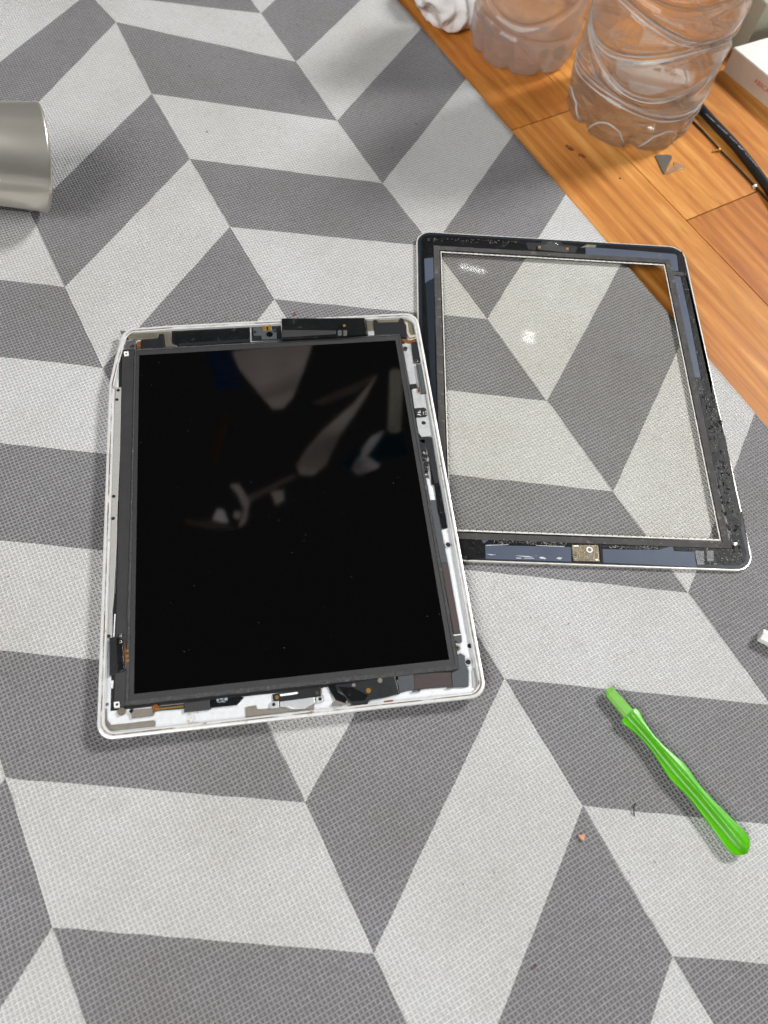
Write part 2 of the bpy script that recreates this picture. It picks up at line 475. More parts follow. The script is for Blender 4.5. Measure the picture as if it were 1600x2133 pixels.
# ------------------------------------------------------------------ mat with printed chevron pattern
sL, wL, hL, oxL, oyL = 68.947, 114.849, -74.6105, -175.635, 291.033
ca, sa = math.cos(A_L), math.sin(A_L)
OBS = {(2, 0): (616.6, 128), (2, 1): (702.4, 250.6), (2, 2): (797, 381), (2, 4): (1015, 663.6), (2, 5): (1140, 834.4), (2, 6): (1278, 1023), (2, 7): (1434.4, 1233.9),
       (0, 2): (135, 597.3), (0, 3): (213.8, 764.8), (1, 0): (241, 45), (1, 1): (315.6, 193.8), (1, 2): (395, 330), (1, 3): (478.8, 471.7), (1, 4): (571.7, 622.7),
       (1, 8): (1051, 1413), (1, 9): (1215, 1679), (1, 10): (1400.4, 1991), (0, 8): (778.8, 1986), (0, 7): (636.6, 1671.6), (-1, 7): (11.4, 1620.6), (-1, 8): (109.3, 1931.6),
       (0, 1): (62, 442)}
def lat(k, n):
    if (k, n) in OBS:
        return B(*OBS[(k, n)], 0)
    u = k * wL; v = -(n * sL + (hL if k % 2 else 0))
    return Vector((oxL + ca * u - sa * v, oyL + sa * u + ca * v, 0))
bm = bmesh.new()
K0, K1, N0, N1 = -3, 6, -6, 14
SUBD = 14
for k in range(K0, K1):
    for n in range(N0, N1):
        q00, q01, q11, q10 = lat(k, n), lat(k, n + 1), lat(k + 1, n + 1), lat(k + 1, n)
        gv = [[bm.verts.new(q00.lerp(q01, j / SUBD).lerp(q10.lerp(q11, j / SUBD), i / SUBD)) for j in range(SUBD + 1)] for i in range(SUBD + 1)]
        for i in range(SUBD):
            for j in range(SUBD):
                fc = bm.faces.new((gv[i][j], gv[i][j + 1], gv[i + 1][j + 1], gv[i + 1][j]))
                fc.material_index = 0 if (k + n) % 2 == 0 else 1
                fc.smooth = True
bmesh.ops.remove_doubles(bm, verts=bm.verts, dist=0.05)
for vv in bm.verts:                                   # slightly uneven print edges, the mat not quite flat
    p = vv.co
    dx = 0.45 * noise.noise(p * 0.11) + 0.30 * noise.noise(p * 0.35 + Vector((9, 0, 0)))
    dy = 0.45 * noise.noise(p * 0.11 + Vector((0, 40, 0))) + 0.30 * noise.noise(p * 0.35 + Vector((0, 7, 3)))
    z = -0.55 * (0.5 + 0.5 * noise.noise(p * 0.018)) - 0.12 * (0.5 + 0.5 * noise.noise(p * 0.07))
    vv.co = Vector((p.x + dx, p.y + dy, z)) * MM
e0, e1 = B(830, 0), B(1600, 890)
edir = (e1 - e0).normalized(); enrm = Vector((-edir.y, edir.x, 0))
if enrm.x < 0: enrm = -enrm
bmesh.ops.bisect_plane(bm, geom=bm.verts[:] + bm.edges[:] + bm.faces[:], plane_co=e0 * MM, plane_no=enrm, clear_outer=True)
for (co, no) in (((-330, 0, 0), (-1, 0, 0)), ((0, -420, 0), (0, -1, 0)), ((0, 760, 0), (0, 1, 0))):
    bmesh.ops.bisect_plane(bm, geom=bm.verts[:] + bm.edges[:] + bm.faces[:], plane_co=Vector(co) * MM, plane_no=no, clear_outer=True)
bmesh.ops.recalc_face_normals(bm, faces=bm.faces)
if sum(f.normal.z for f in bm.faces) < 0: bmesh.ops.reverse_faces(bm, faces=bm.faces)
be = [e for e in bm.edges if e.is_boundary]
ex = bmesh.ops.extrude_edge_only(bm, edges=be)
for v in [x for x in ex['geom'] if isinstance(x, bmesh.types.BMVert)]: v.co.z -= 9.9 * MM
for f in [x for x in ex['geom'] if isinstance(x, bmesh.types.BMFace)]: f.material_index = 2
me = bpy.data.meshes.new('m'); bm.to_mesh(me); bm.free()
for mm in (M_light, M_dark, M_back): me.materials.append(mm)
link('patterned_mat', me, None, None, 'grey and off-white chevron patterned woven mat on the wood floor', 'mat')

# ------------------------------------------------------------------ opened tablet body
tab = thing('tablet_body', (0, 0, 0), 'opened white-rimmed tablet body with black screen, its front glass removed', 'tablet')
TW, TH = 185.7, 241.2
yk, yt = 80.0, 116.0
def bend(x, y, z):
    if x < -70 and y > yk:
        s = min(1, (y - yk) / (yt - yk))
        s = s * s * (3 - 2 * s)
        x += 6.0 * s * max(0, min(1, (z - 2) / 5)) * max(0, min(1, (-70 - x) / 18))
        z -= 0.6 * s
    return (x, y, z)
loops = [(30, 0.0, 4), (13, 0.05, 6), (6, 1.2, 8), (2.2, 3.2, 9.5), (0.5, 5.4, 10), (0.0, 6.6, 10.2), (0.25, 7.3, 10), (0.8, 7.6, 9.6), (1.5, 7.55, 9), (1.7, 7.1, 8.8),
         (2.1, 7.0, 8.6), (2.9, 7.0, 8.2), (3.1, 6.6, 8), (3.3, 5.0, 7.8), (7.0, 4.9, 5), (17, 4.8, 4), (17.2, 3.0, 4), (40, 3.0, 4)]
v = []; f = []
seg = 9; nn = 0
def dense(pts, step=9.0):
    out = []
    for i in range(len(pts)):
        a = pts[i]; b = pts[(i + 1) % len(pts)]
        L = math.dist(a, b); k = 14 if L > 60 else 1
        for j in range(k): out.append((a[0] + (b[0] - a[0]) * j / k, a[1] + (b[1] - a[1]) * j / k))
    return out
for ins, z, r in loops:
    pts = dense(rrect(TW - 2 * ins, TH - 2 * ins, max(r * 0.78, 2), seg=seg))
    nn = len(pts)
    v += [bend(x, y, z) for x, y in pts]
for L in range(len(loops) - 1):
    for i in range(nn):
        j = (i + 1) % nn
        f.append((L * nn + i, L * nn + j, (L + 1) * nn + j, (L + 1) * nn + i))
f.append(tuple(range(nn))); f.append(tuple((len(loops) - 1) * nn + i for i in range(nn)))
me = mesh(v, f, True)
me.materials.append(M_rim); me.materials.append(M_alu)
for p in me.polygons:
    zc = sum(me.vertices[i].co.z for i in p.vertices) / len(p.vertices); xc = p.center
    if p.index >= 12 * nn and p.index < (len(loops) - 1) * nn: p.material_index = 1
me.set_sharp_from_angle(angle=math.radians(35))
link('shell', me, None, tab)
# thin brown ring painted in as the dark groove line behind the rim
go_ = dense(rrect(TW - 3.5, TH - 3.5, 6.9, seg=9)); gi_ = dense(rrect(TW - 4.3, TH - 4.3, 6.6, seg=9))
ng = len(go_); v = []; f = []
rg = random.Random(8)
for pts, z in ((go_, 6.9), (go_, 7.16), (gi_, 7.16), (gi_, 6.9)):
    v += [bend(x + rg.uniform(-.1, .1), y + rg.uniform(-.1, .1), z) for x, y in pts]
for L in range(4):
    a_i = L * ng; b_i = ((L + 1) % 4) * ng
    for i in range(ng): f.append((a_i + i, a_i + (i + 1) % ng, b_i + (i + 1) % ng, b_i + i))
link('groove_line', mesh(v, f), plain('groove_brown', S(92, 74, 54), 0.7, 0, 0.5, 260, 0.4, 700, dirt=S(206, 203, 196), dirt_amt=0.62, dscale=60), tab)

def tp(name, key, pts, z1, mat, z0=3.2, bev=0.15, parent=tab, **kw):
    """a tablet part: outline read off the photograph at its own height"""
    return link(name, prism_mesh(PP(key, pts, z1), z0, z1, bev), mat, parent, **kw)
def dot(name, key, x, y, r, z1, mat, z0=4.0, parent=tab):
    c = PT(key, x, y, z1)
    return link(name, prism_mesh(disc(c, r), z0, z1, 0.08, 1), mat, parent)
def screw(key, x, y, r, z1, mat=None):
    c = PT(key, x, y, z1)
    o = sub(link('screw', prism_mesh(disc(c, r, 16), 4.0, z1, 0.15, 2), mat or M_screw, tab))
    w = r * 0.62; t = r * 0.2
    cross = [(-w, -t), (-t, -t), (-t, -w), (t, -w), (t, -t), (w, -t), (w, t), (t, t), (t, w), (-t, w), (-t, t), (-w, t)]
    link_sub('screw_slot', prism_mesh([(c.x + a, c.y + b) for a, b in cross], z1 - 0.1, z1 + 0.03), M_hole, o)

# --- display
scr = PP('p', [(290, 740), (824, 709), (936, 1374), (279, 1446)], 6.1)
scr_o = PP('p', [(285, 734), (828, 702), (942, 1379), (274, 1452)], 6.3)
gk_o = PP('p', [(281, 728), (833, 696), (957, 1394), (262, 1470)], 6.3)
bz_o = PP('p', [(255, 731), (834, 695), (959, 1396), (238, 1474)], 5.7)
disp = sub(link('display_panel', prism_mesh(scr_o, 3.3, 6.1), M_screen, tab))
def sub_edges(pts, n):
    out = []
    for i in range(4):
        a = Vector(pts[i]); b = Vector(pts[(i + 1) % 4])
        for k in range(n): out.append(tuple(a.lerp(b, k / n)))
    return out
def rough_ring(po, pi_, z0, z1, n=60, jit=0.18, seed=1):
    r_ = random.Random(seed)
    O = [(x + r_.uniform(-jit, jit), y + r_.uniform(-jit, jit)) for x, y in sub_edges(po, n)]
    I = [(x + r_.uniform(-jit, jit) * 0.5, y + r_.uniform(-jit, jit) * 0.5) for x, y in sub_edges(pi_, n)]
    return ring_mesh(O, I, z0, z1)
link_sub('display_frame', ring_mesh(sub_edges(bz_o, 4), sub_edges(scr_o, 4), 3.4, 5.9), M_band, disp)
mid = PP('p', [(283, 731), (831, 699), (949, 1386), (268, 1460)], 6.25)
ch_o = [(x * 1.022, y * 1.012) for x, y in bz_o]
link_sub('gap_shade', ring_mesh(sub_edges(ch_o, 4), sub_edges([(x * 0.99, y * 0.99) for x, y in bz_o], 4), 4.6, 5.02), M_hole, disp)  # black ring painted in as the shade of the gap round the frame
link_sub('display_lip', ring_mesh(sub_edges(mid, 2), sub_edges(scr, 2), 6.0, 6.25), M_band, disp)
link_sub('foam_gasket', rough_ring(gk_o, mid, 5.8, 6.55, 60, 0.22, 4), M_foam, disp)
# the crinkled film along the left edge of the frame
link_sub('frame_film', prism_mesh(PP('p', [(262, 740), (272, 739), (258, 1400), (245, 1440), (240, 1400)], 6.0), 5.85, 5.98), M_band, disp)
# dust on the display: too fine to count
v = []; f = []
rd = random.Random(11)
a_, b_, c_, d_ = [Vector((x, y, 0)) for x, y in scr]
for i in range(80):
    s, t = rd.random(), rd.random()
    p = a_.lerp(b_, s).lerp(d_.lerp(c_, s), t); r = rd.choice((0.07, 0.08, 0.1, 0.12, 0.16)) * 0.85
    k = len(v)
    an = rd.random() * 3
    for j in range(4):
        v.append((p.x + r * math.cos(an + j * 1.57) * (1.6 if j % 2 else 1), p.y + r * math.sin(an + j * 1.57), 6.11))
    v.append((p.x, p.y, 6.11 + r * 0.6))
    f += [(k, k + 1, k + 4), (k + 1, k + 2, k + 4), (k + 2, k + 3, k + 4), (k + 3, k, k + 4)]
link_sub('dust', mesh(v, f), plain('dust_grey', S(150, 150, 150), 0.9), disp, kind='stuff')

# --- top band
tp('corner_bracket', 'a', [(200, 196), (618, 190), (626, 296), (682, 318), (580, 332), (566, 224), (520, 222), (512, 262), (270, 262), (215, 232)], 5.5, M_brown)
tp('speaker_block', 'a', [(372, 272), (520, 256), (524, 226), (555, 218), (572, 330), (372, 346)], 6.1, M_blk)
tp('steel_clip', 'a', [(228, 286), (330, 268), (334, 346), (250, 350)], 5.6, M_chrome)
tp('steel_clip', 'a', [(340, 285), (372, 280), (374, 330), (344, 334)], 5.9, M_copper)
screw('a', 305, 326, 1.5, 6.0)
tp('frame_tab', 'a', [(232, 368), (270, 366), (272, 402), (234, 406)], 6.7, M_white, z0=5.5)
dot('screw_hole', 'a', 252, 386, 0.6, 6.74, M_hole, 6.6)
tp('antenna_cover', 'a', [(626, 196), (1282, 164), (1286, 282), (690, 320), (632, 302)], 5.9, M_tape, bev=0.3)
tp('antenna_strip', 'a', [(690, 300), (1286, 262), (1286, 284), (690, 322)], 6.15, M_blk)
camo = sub(tp('camera_module', 'a', [(1294, 160), (1540, 142), (1548, 268), (1298, 280)], 5.4, M_blk))
link_sub('camera_housing', prism_mesh(PP('a', [(1310, 170), (1400, 165), (1400, 190), (1500, 182), (1508, 262), (1380, 268), (1376, 235), (1312, 236)], 6.2), 5.0, 6.2, 0.2), M_slate, camo)
link_sub('camera_lens', prism_mesh(disc(PT('a', 1446, 224, 6.5), 2.0), 6.0, 6.6, 0.3, 3), M_lens, camo)
link_sub('brass_spring', prism_mesh(PP('a', [(1384, 152), (1418, 149), (1420, 196), (1390, 200)], 6.4), 5.6, 6.4, 0.2), M_gold, camo)
link_sub('brass_spring', prism_mesh(PP('a', [(1432, 148), (1462, 146), (1464, 190), (1436, 194)], 6.4), 5.6, 6.4, 0.2), M_gold, camo)
for x, y in ((1325, 205), (1488, 198)):
    link_sub('mounting_hole', prism_mesh(disc(PT('a', x, y, 6.3), 1.0, 12), 5.9, 6.26), M_hole, camo)
slab = sub(tp('loose_black_cover', 'b', [(106, 130), (560, 128), (798, 126), (818, 262), (560, 284), (110, 308)], 8.6, M_tape, z0=6.2, bev=0.4))
link_sub('cover_ledge', prism_mesh(PP('b', [(112, 228), (560, 232), (558, 262), (112, 290)], 8.8), 8.4, 8.8, 0.15), M_band, slab)
link_sub('cover_seam', prism_mesh(PP('b', [(560, 215), (806, 205), (812, 262), (560, 284)], 8.75), 8.4, 8.75, 0.15), M_tape, slab)
link_sub('gold_dot', prism_mesh(disc(PT('b', 630, 190, 8.8), 0.9), 8.5, 8.8, 0.1, 1), M_gold, slab)
for xs in (572, 618):
    link_sub('steel_tab', prism_mesh(PP('b', [(xs, 232), (xs + 32, 230), (xs + 34, 274), (xs + 4, 278)], 9.0), 8.5, 9.0, 0.15), M_chrome, slab)
tp('corner_bracket', 'b', [(804, 130), (880, 116), (1150, 82), (1232, 128), (1240, 276), (1160, 288), (1140, 170), (1090, 150), (1080, 168), (905, 168), (872, 150), (880, 262), (824, 268)], 5.5, M_brown)
tp('speaker_block', 'b', [(872, 146), (892, 140), (914, 166), (1080, 162), (1092, 130), (1116, 132), (1146, 200), (1150, 296), (1104, 286), (1090, 258), (884, 274)], 6.2, M_blk)
tp('adhesive_bead', 'b', [(1128, 160), (1158, 166), (1166, 240), (1186, 274), (1230, 262), (1232, 280), (1170, 296), (1150, 250), (1146, 190)], 6.4, plain('dried_adhesive', S(176, 168, 150), 0.6, 0, 0.1, 300, 0.4))
tp('steel_clip', 'b', [(822, 240), (876, 236), (878, 272), (826, 276)], 6.1, M_plate)

# --- right band
tp('copper_flex', 'b', [(1110, 300), (1172, 314), (1228, 300), (1236, 322), (1180, 336), (1112, 322)], 5.9, M_copper)
tp('side_plate', 'b', [(1108, 342), (1160, 350), (1192, 392), (1204, 480), (1216, 560), (1226, 680), (1172, 684), (1150, 560), (1126, 430)], 5.3, M_plate)
screw('b', 1137, 383, 1.6, 6.0)
tp('black_switch', 'b', [(1186, 334), (1244, 322), (1278, 424), (1258, 500), (1212, 492)], 6.2, M_blk)
screw('b', 1228, 486, 1.2, 6.5)
tp('volume_bar', 'b', [(1230, 512), (1276, 508), (1318, 752), (1272, 758)], 6.6, M_slate, bev=0.6)
tp('steel_rod', 'b', [(1222, 515), (1234, 513), (1274, 757), (1258, 755)], 6.3, M_chrome, bev=0.3)
tp('rubber_plug', 'b', [(1172, 682), (1226, 676), (1238, 706), (1176, 714)], 6.0, M_blk)
tp('copper_flex', 'b', [(1238, 708), (1262, 704), (1266, 738), (1242, 744)], 6.0, M_copper)
tp('side_plate', 'b', [(1188, 716), (1250, 762), (1322, 760), (1352, 930), (1388, 1106), (1276, 1120), (1246, 1086), (1216, 900)], 5.6, M_plate, bev=0.3)
chip = sub(tp('sensor_chip', 'b', [(1212, 880), (1296, 874), (1312, 884), (1320, 940), (1308, 950), (1226, 956)], 6.2, M_blk))
for (x, y, w, h) in ((1240, 912, 16, 5), (1238, 930, 20, 5), (1258, 900, 4, 22), (1284, 912, 9, 6), (1302, 908, 9, 7), (1286, 926, 7, 6), (1304, 928, 9, 5), (1258, 938, 8, 4)):
    link_sub('white_mark', prism_mesh(PP('b', [(x, y), (x + w, y - 1), (x + w + 1, y + h), (x + 1, y + h)], 6.24), 6.15, 6.24), M_white, chip)
dot('locating_hole', 'b', 1290, 1003, 1.35, 5.63, M_hole, 5.5)
tp('black_flex', 'b', [(1250, 1128), (1306, 1118), (1360, 1120), (1420, 1500), (1380, 1512), (1310, 1180), (1262, 1160)], 6.0, M_blk)
tp('logic_board', 'b', [(1232, 1150), (1300, 1140), (1332, 1468), (1282, 1452)], 5.2, plain('board_black', S(44, 40, 38), 0.5, 0, 0.3, 400, 0.5, 900))
tp('shield_can', 'm', [(108, 1392), (224, 1378), (244, 1590), (150, 1600)], 6.0, M_blk)
rc = random.Random(21)
for (x, y, w, h, mt) in ((188, 1606, 34, 16, 'p'), (196, 1632, 44, 10, 'p'), (150, 1664, 20, 8, 'k'), (152, 1684, 20, 8, 'k'), (156, 1704, 18, 8, 'k'), (160, 1724, 18, 8, 'k'),
                         (216, 1716, 22, 30, 'c'), (160, 1780, 34, 56, 'c'), (210, 1786, 70, 78, 'b'), (176, 1858, 36, 18, 'c'), (222, 1880, 42, 16, 'c'), (250, 1910, 30, 62, 'b'),
                         (200, 1950, 30, 18, 'k'), (160, 1900, 24, 16, 'k'), (212, 2020, 56, 18, 'p'), (228, 2050, 46, 14, 'c'), (190, 1640, 10, 40, 'k'), (222, 1660, 50, 44, 'b')):
    mt = {'p': M_plate, 'k': M_maroon, 'c': M_chrome, 'b': M_blk}[mt]
    tp('board_component', 'm', [(x, y), (x + w, y - 3), (x + w + 4, y + h), (x + 4, y + h + 2)], 5.9 + rc.random() * 0.5, mt, z0=5.1, bev=0.08)
tp('side_plate', 'e', [(274, 142), (322, 160), (376, 344), (340, 348), (318, 352), (308, 372)], 5.2, M_alu)
tp('black_side_tape', 'e', [(316, 0), (376, 0), (410, 200), (480, 588), (470, 598), (432, 600), (392, 420), (360, 212), (338, 205)], 5.9, M_tape)
tp('slate_ribbon', 'e', [(318, 352), (370, 346), (482, 900), (420, 906)], 6.1, M_slate, bev=0.1)
tp('maroon_ribbon', 'e', [(420, 907), (484, 902), (597, 1536), (529, 1544)], 5.9, M_maroon, bev=0.1)
tp('white_seam', 'e', [(530, 1545), (597, 1538), (598, 1546), (531, 1553)], 6.1, M_white, bev=0)
tp('ribbon_cap', 'e', [(530, 1554), (602, 1547), (608, 1608), (584, 1618), (532, 1588)], 6.0, M_slate)
tp('screw_tab', 'e', [(540, 1610), (604, 1622), (604, 1700), (556, 1734), (536, 1690)], 5.2, M_plate)
screw('e', 567, 1662, 1.55, 5.9, M_brown)
screw('e', 485, 745, 1.25, 5.5, M_hole)
link('screw_ring', ring_mesh(disc(PT('e', 485, 745, 5.4), 1.9), disc(PT('e', 485, 745, 5.4), 1.35), 4.5, 5.4), M_plate, tab)
screw('e', 663, 1787, 1.25, 5.5, M_hole)
link('screw_ring', ring_mesh(disc(PT('e', 663, 1787, 5.4), 2.2), disc(PT('e', 663, 1787, 5.4), 1.35), 4.5, 5.4), M_plate, tab)
dot('locating_hole', 'e', 676, 1643, 1.2, 5.15, M_hole, 4.0)
tp('corner_moulding', 'e', [(565, 1722), (598, 1710), (634, 1732), (640, 1800), (668, 1862), (668, 2000), (640, 2008), (526, 2010), (512, 1882), (576, 1852)], 6.2, M_slate, bev=0.3)
tp('corner_plate', 'e', [(696, 1860), (712, 1840), (752, 1828), (764, 1920), (786, 1990), (760, 2008), (704, 2012)], 5.5, M_rail)

# --- bottom band
tp('slate_ribbon', 'e', [(40, 1912), (178, 1892), (186, 2032), (120, 2040), (50, 2062)], 6.0, M_slate, bev=0.1)
tp('maroon_ribbon', 'e', [(180, 1891), (508, 1877), (520, 2004), (188, 2032)], 5.8, M_maroon, bev=0.1)
tp('bright_shim', 'e', [(164, 2042), (236, 2036), (236, 2050), (164, 2056)], 6.2, M_chrome)
tp('bright_shim', 'e', [(472, 2010), (524, 2004), (524, 2018), (474, 2024)], 6.2, M_chrome)
spk = sub(tp('speaker_unit', 'd', [(592, 372), (780, 345), (958, 318), (972, 380), (986, 428), (880, 454), (800, 468), (782, 500), (690, 504), (668, 470), (640, 440), (600, 420)], 6.6, M_blk, bev=0.4))
link_sub('gold_dot', prism_mesh(disc(PT('d', 793, 410, 6.75), 1.25), 6.5, 6.75, 0.1, 1), M_gold, spk)
for x, y, r in ((702, 376, 0.9), (865, 348, 1.2)):
    link_sub('mounting_hole', prism_mesh(disc(PT('d', x, y, 6.7), r), 6.4, 6.66), M_gask, spk)
link_sub('crinkled_tape', prism_mesh(PP('d', [(600, 385), (700, 392), (790, 440), (770, 470), (680, 480), (640, 436)], 6.75), 6.5, 6.75, 0.1), M_tape, spk)
tp('black_flex', 'd', [(540, 380), (590, 371), (600, 420), (660, 466), (650, 490), (590, 470), (570, 436)], 6.2, M_tape)
tp('grey_boot', 'd', [(566, 488), (612, 452), (660, 462), (672, 488), (620, 500), (566, 502)], 6.1, M_gask)
tp('white_plate', 'd', [(500, 396), (544, 386), (578, 470), (516, 476)], 5.2, M_alu)
dock = sub(tp('dock_connector', 'd', [(200, 432), (496, 388), (502, 452), (248, 494), (204, 470)], 5.8, M_blk))
link_sub('connector_slot', prism_mesh(PP('d', [(244, 434), (350, 418), (360, 424), (350, 432), (250, 446)], 5.9), 5.5, 5.86), M_white, dock)
link_sub('brass_screw', prism_mesh(disc(PT('d', 228, 452, 6.0), 1.0), 5.5, 6.0), M_gold, dock)
link_sub('brass_screw', prism_mesh(disc(PT('d', 476, 424, 6.0), 1.0), 5.5, 6.0), M_screw, dock)
link_sub('connector_shell', prism_mesh(PP('d', [(246, 478), (460, 450), (464, 488), (400, 522), (330, 526), (296, 510), (246, 512)], 6.3), 5.0, 6.3, 0.3), M_plate, dock)
tp('steel_clip', 'd', [(190, 480), (240, 474), (242, 516), (188, 522)], 6.3, M_plate)
tp('steel_clip', 'd', [(468, 450), (510, 446), (514, 478), (470, 484)], 6.3, M_plate)
dot('screw_hole', 'd', 208, 496, 0.9, 6.34, M_hole, 6.2)
dot('screw_hole', 'd', 494, 462, 0.9, 6.34, M_hole, 6.2)
tp('dock_gasket', 'd', [(34, 512), (98, 500), (106, 526), (200, 520), (262, 514), (300, 528), (360, 528), (410, 500), (456, 490), (458, 524), (262, 546), (36, 574)], 5.6, M_gask)
tp('amber_pad', 'd', [(888, 474), (944, 468), (948, 486), (890, 494)], 6.9, M_copper, z0=6.4, bev=0.05)
tp('white_plate', 'c', [(1256, 1075), (1312, 1012), (1548, 990), (1530, 1060), (1440, 1118), (1340, 1070)], 5.1, M_alu)
strip = sub(tp('contact_strip', 'c', [(543, 1092), (812, 1062), (816, 1104), (546, 1126)], 5.7, M_blk))
for i in range(12):
    link_sub('gold_pin', prism_mesh(disc(PT('c', 585 + i * 19.5, 1109 - i * 2.1, 5.9), 0.55, 10), 5.6, 5.9), M_gold, strip)
link_sub('copper_pad', prism_mesh(disc(PT('c', 575, 1100, 5.85), 1.8, 12), 5.6, 5.8), M_copper, strip)
tp('black_box_cover', 'c', [(812, 1056), (1026, 1030), (1030, 1108), (814, 1134)], 6.4, M_band, bev=0.3)
bt = sub(tp('black_flex', 'c', [(1030, 1032), (1300, 1000), (1308, 1014), (1252, 1074), (1030, 1098)], 5.9, M_tape))
for (x, y, w, h) in ((1084, 1026, 22, 18), (1112, 1020, 30, 12), (1120, 1038, 26, 14), (1150, 1016, 26, 22), (1090, 1048, 70, 6)):
    link_sub('white_mark', prism_mesh(PP('c', [(x, y), (x + w, y - 3), (x + w, y + h - 3), (x, y + h)], 5.97), 5.85, 5.97), plain('grey_mark', S(140, 146, 152), 0.6), bt)
tp('grey_block', 'c', [(366, 1114), (548, 1100), (556, 1160), (376, 1182)], 6.2, M_gask)
tp('black_flex', 'c', [(352, 1122), (384, 1096), (392, 1124), (370, 1146)], 6.4, M_tape)
dot('dark_lens', 'c', 291, 1127, 1.9, 6.0, M_brown, 4.0)
tp('frame_tab', 'c', [(228, 1050), (272, 1044), (276, 1092), (230, 1098)], 6.7, M_white, z0=5.2)
dot('screw_hole', 'c', 255, 1070, 0.75, 6.74, M_hole, 6.6)
tp('corner_gasket', 'c', [(136, 1096), (168, 1104), (172, 1196), (204, 1240), (380, 1222), (560, 1200), (576, 1214), (572, 1252), (150, 1296), (132, 1256)], 5.4, M_gask)

# --- left band
tp('side_rail', 'f', [(155, 102), (200, 100), (190, 600), (172, 1000), (160, 1400), (142, 1750), (108, 2112), (78, 2112), (98, 1500), (120, 1000), (135, 500)], 5.9, M_rail)
for x, y in ((176, 124), (165, 198), (140, 966), (135, 1141), (98, 2076)):
    dot('rail_screw', 'f', x, y, 0.95, 6.05, M_hole, 5.6)
for y0, y1 in ((170, 330), (480, 720), (860, 1000), (1200, 1400), (1450, 1740), (1900, 2080)):
    xa = 205 - (y0 - 100) * 0.028; xb = 205 - (y1 - 100) * 0.030
    tp('bright_shim', 'f', [(xa - 8, y0), (xa, y0), (xb, y1), (xb - 8, y1)], 5.5, M_chrome if y0 < 1800 else M_white, bev=0)
sf = sub(tp('side_flex', 'c', [(190, 512), (250, 506), (318, 540), (332, 780), (300, 800), (270, 812), (190, 830)], 6.4, M_blk, bev=0.3))
link_sub('flex_fold', prism_mesh(PP('c', [(248, 512), (300, 530), (318, 784), (262, 800)], 6.7), 6.3, 6.7, 0.25), M_tape, sf)
link_sub('copper_edge', prism_mesh(PP('c', [(316, 530), (326, 600), (348, 750), (330, 750), (318, 640)], 6.5), 6.0, 6.5), M_copper, sf)
for x, y in ((342, 622), (342, 665), (345, 705)):
    link_sub('gold_pin', prism_mesh(disc(PT('c', x, y, 6.6), 0.75, 10), 6.0, 6.6), M_gold, sf)
for x, y in ((283, 490), (284, 545)):
    link_sub('steel_part', prism_mesh(PP('c', [(x - 12, y - 14), (x + 10, y - 14), (x + 12, y + 12), (x - 10, y + 14)], 7.0), 6.2, 7.0, 0.2), M_screw, sf)
tp('white_plate', 'c', [(192, 872), (226, 868), (220, 936), (206, 934)], 5.4, M_alu)
dot('locating_hole', 'p', 223, 1467, 0.8, 5.2, M_gask, 4.5)

# ------------------------------------------------------------------ loose front glass (digitizer), inner side up
GX, GY, GA, GW, GH = 179.189, 63.447, -0.133913, 184.6, 240.0
ZB, ZT = 1.0, 2.1
cg, sg = math.cos(GA), math.sin(GA)
def G(pts):
    return [(GX + cg * x - sg * y, GY + sg * x + cg * y) for x, y in pts]
gl = thing('front_glass', (GX, GY, 0), 'loose clear front glass panel in a black bezel, leaning out over the mat edge', 'glass panel')
WX, WY = 75.5, 101.4
link('glass_pane', prism_mesh(G(rrect(GW - 2.4, GH - 2.4, 9)), ZB + 0.1, ZT - 0.25), M_pane, gl)
rw = [(x, y) for x, y in rrect(2 * WX + 1.6, 2 * WY + 1.6, 0.6)]
link('bezel', ring_mesh(G(rrect(GW - 1.8, GH - 1.8, 9.4)), G(rw), ZB, ZT), M_bezel, gl)
M_trim = plain('trim_white_plastic', S(214, 210, 202), 0.35, 0.2, 0.08, 200, 0.1, 800, dirt=S(120, 92, 52), dirt_amt=0.05, dscale=70)
link('edge_trim', ring_mesh(G(rrect(GW, GH, 10.2)), G(rrect(GW - 1.6, GH - 1.6, 9.5)), 0.02, ZT - 0.15), M_trim, gl)
link('edge_step', ring_mesh(G(rrect(GW - 1.6, GH - 1.6, 9.5)), G(rrect(GW - 5.5, GH - 5.5, 7.6)), ZT - 0.4, ZT + 0.12), M_navydark, gl)
gi = rrect(2 * WX + 2.2, 2 * WY + 2.2, 0.5); go = rrect(2 * WX + 11, 2 * WY + 11.5, 0.5)
def quadring(w, h, inset_w, inset_h, z0, z1, jit, seed, n=70):
    o = [(w / 2, h / 2), (-w / 2, h / 2), (-w / 2, -h / 2), (w / 2, -h / 2)]
    w2, h2 = w - inset_w, h - inset_h
    i = [(w2 / 2, h2 / 2), (-w2 / 2, h2 / 2), (-w2 / 2, -h2 / 2), (w2 / 2, -h2 / 2)]
    return rough_ring(G(o), G(i), z0, z1, n, jit, seed)
M_foam2 = plain('brown_grey_foam', S(66, 64, 62), 0.85, 0, 0.25, 200, 0.7, 420, dirt=S(112, 108, 102), dirt_amt=0.1, dscale=240)
link('foam_gasket', quadring(2 * WX + 11.0, 2 * WY + 11.6, 8.0, 7.2, ZT, ZT + 0.45, 0.15, 9), M_foam2, gl)
link('inner_black_strip', quadring(2 * WX + 3.0, 2 * WY + 4.4, 1.6, 3.0, ZT, ZT + 0.12, 0.02, 2, 4), M_bezel, gl)
link('white_border', quadring(2 * WX + 1.5, 2 * WY + 2.2, 1.1, 1.9, ZT + 0.02, ZT + 0.2, 0.05, 3, 40), plain('border_white', S(206, 204, 196), 0.6, 0, 0.15, 200, 0.2, 600, dirt=S(120, 116, 108), dirt_amt=0.0, dscale=90), gl)
v = []; f = []
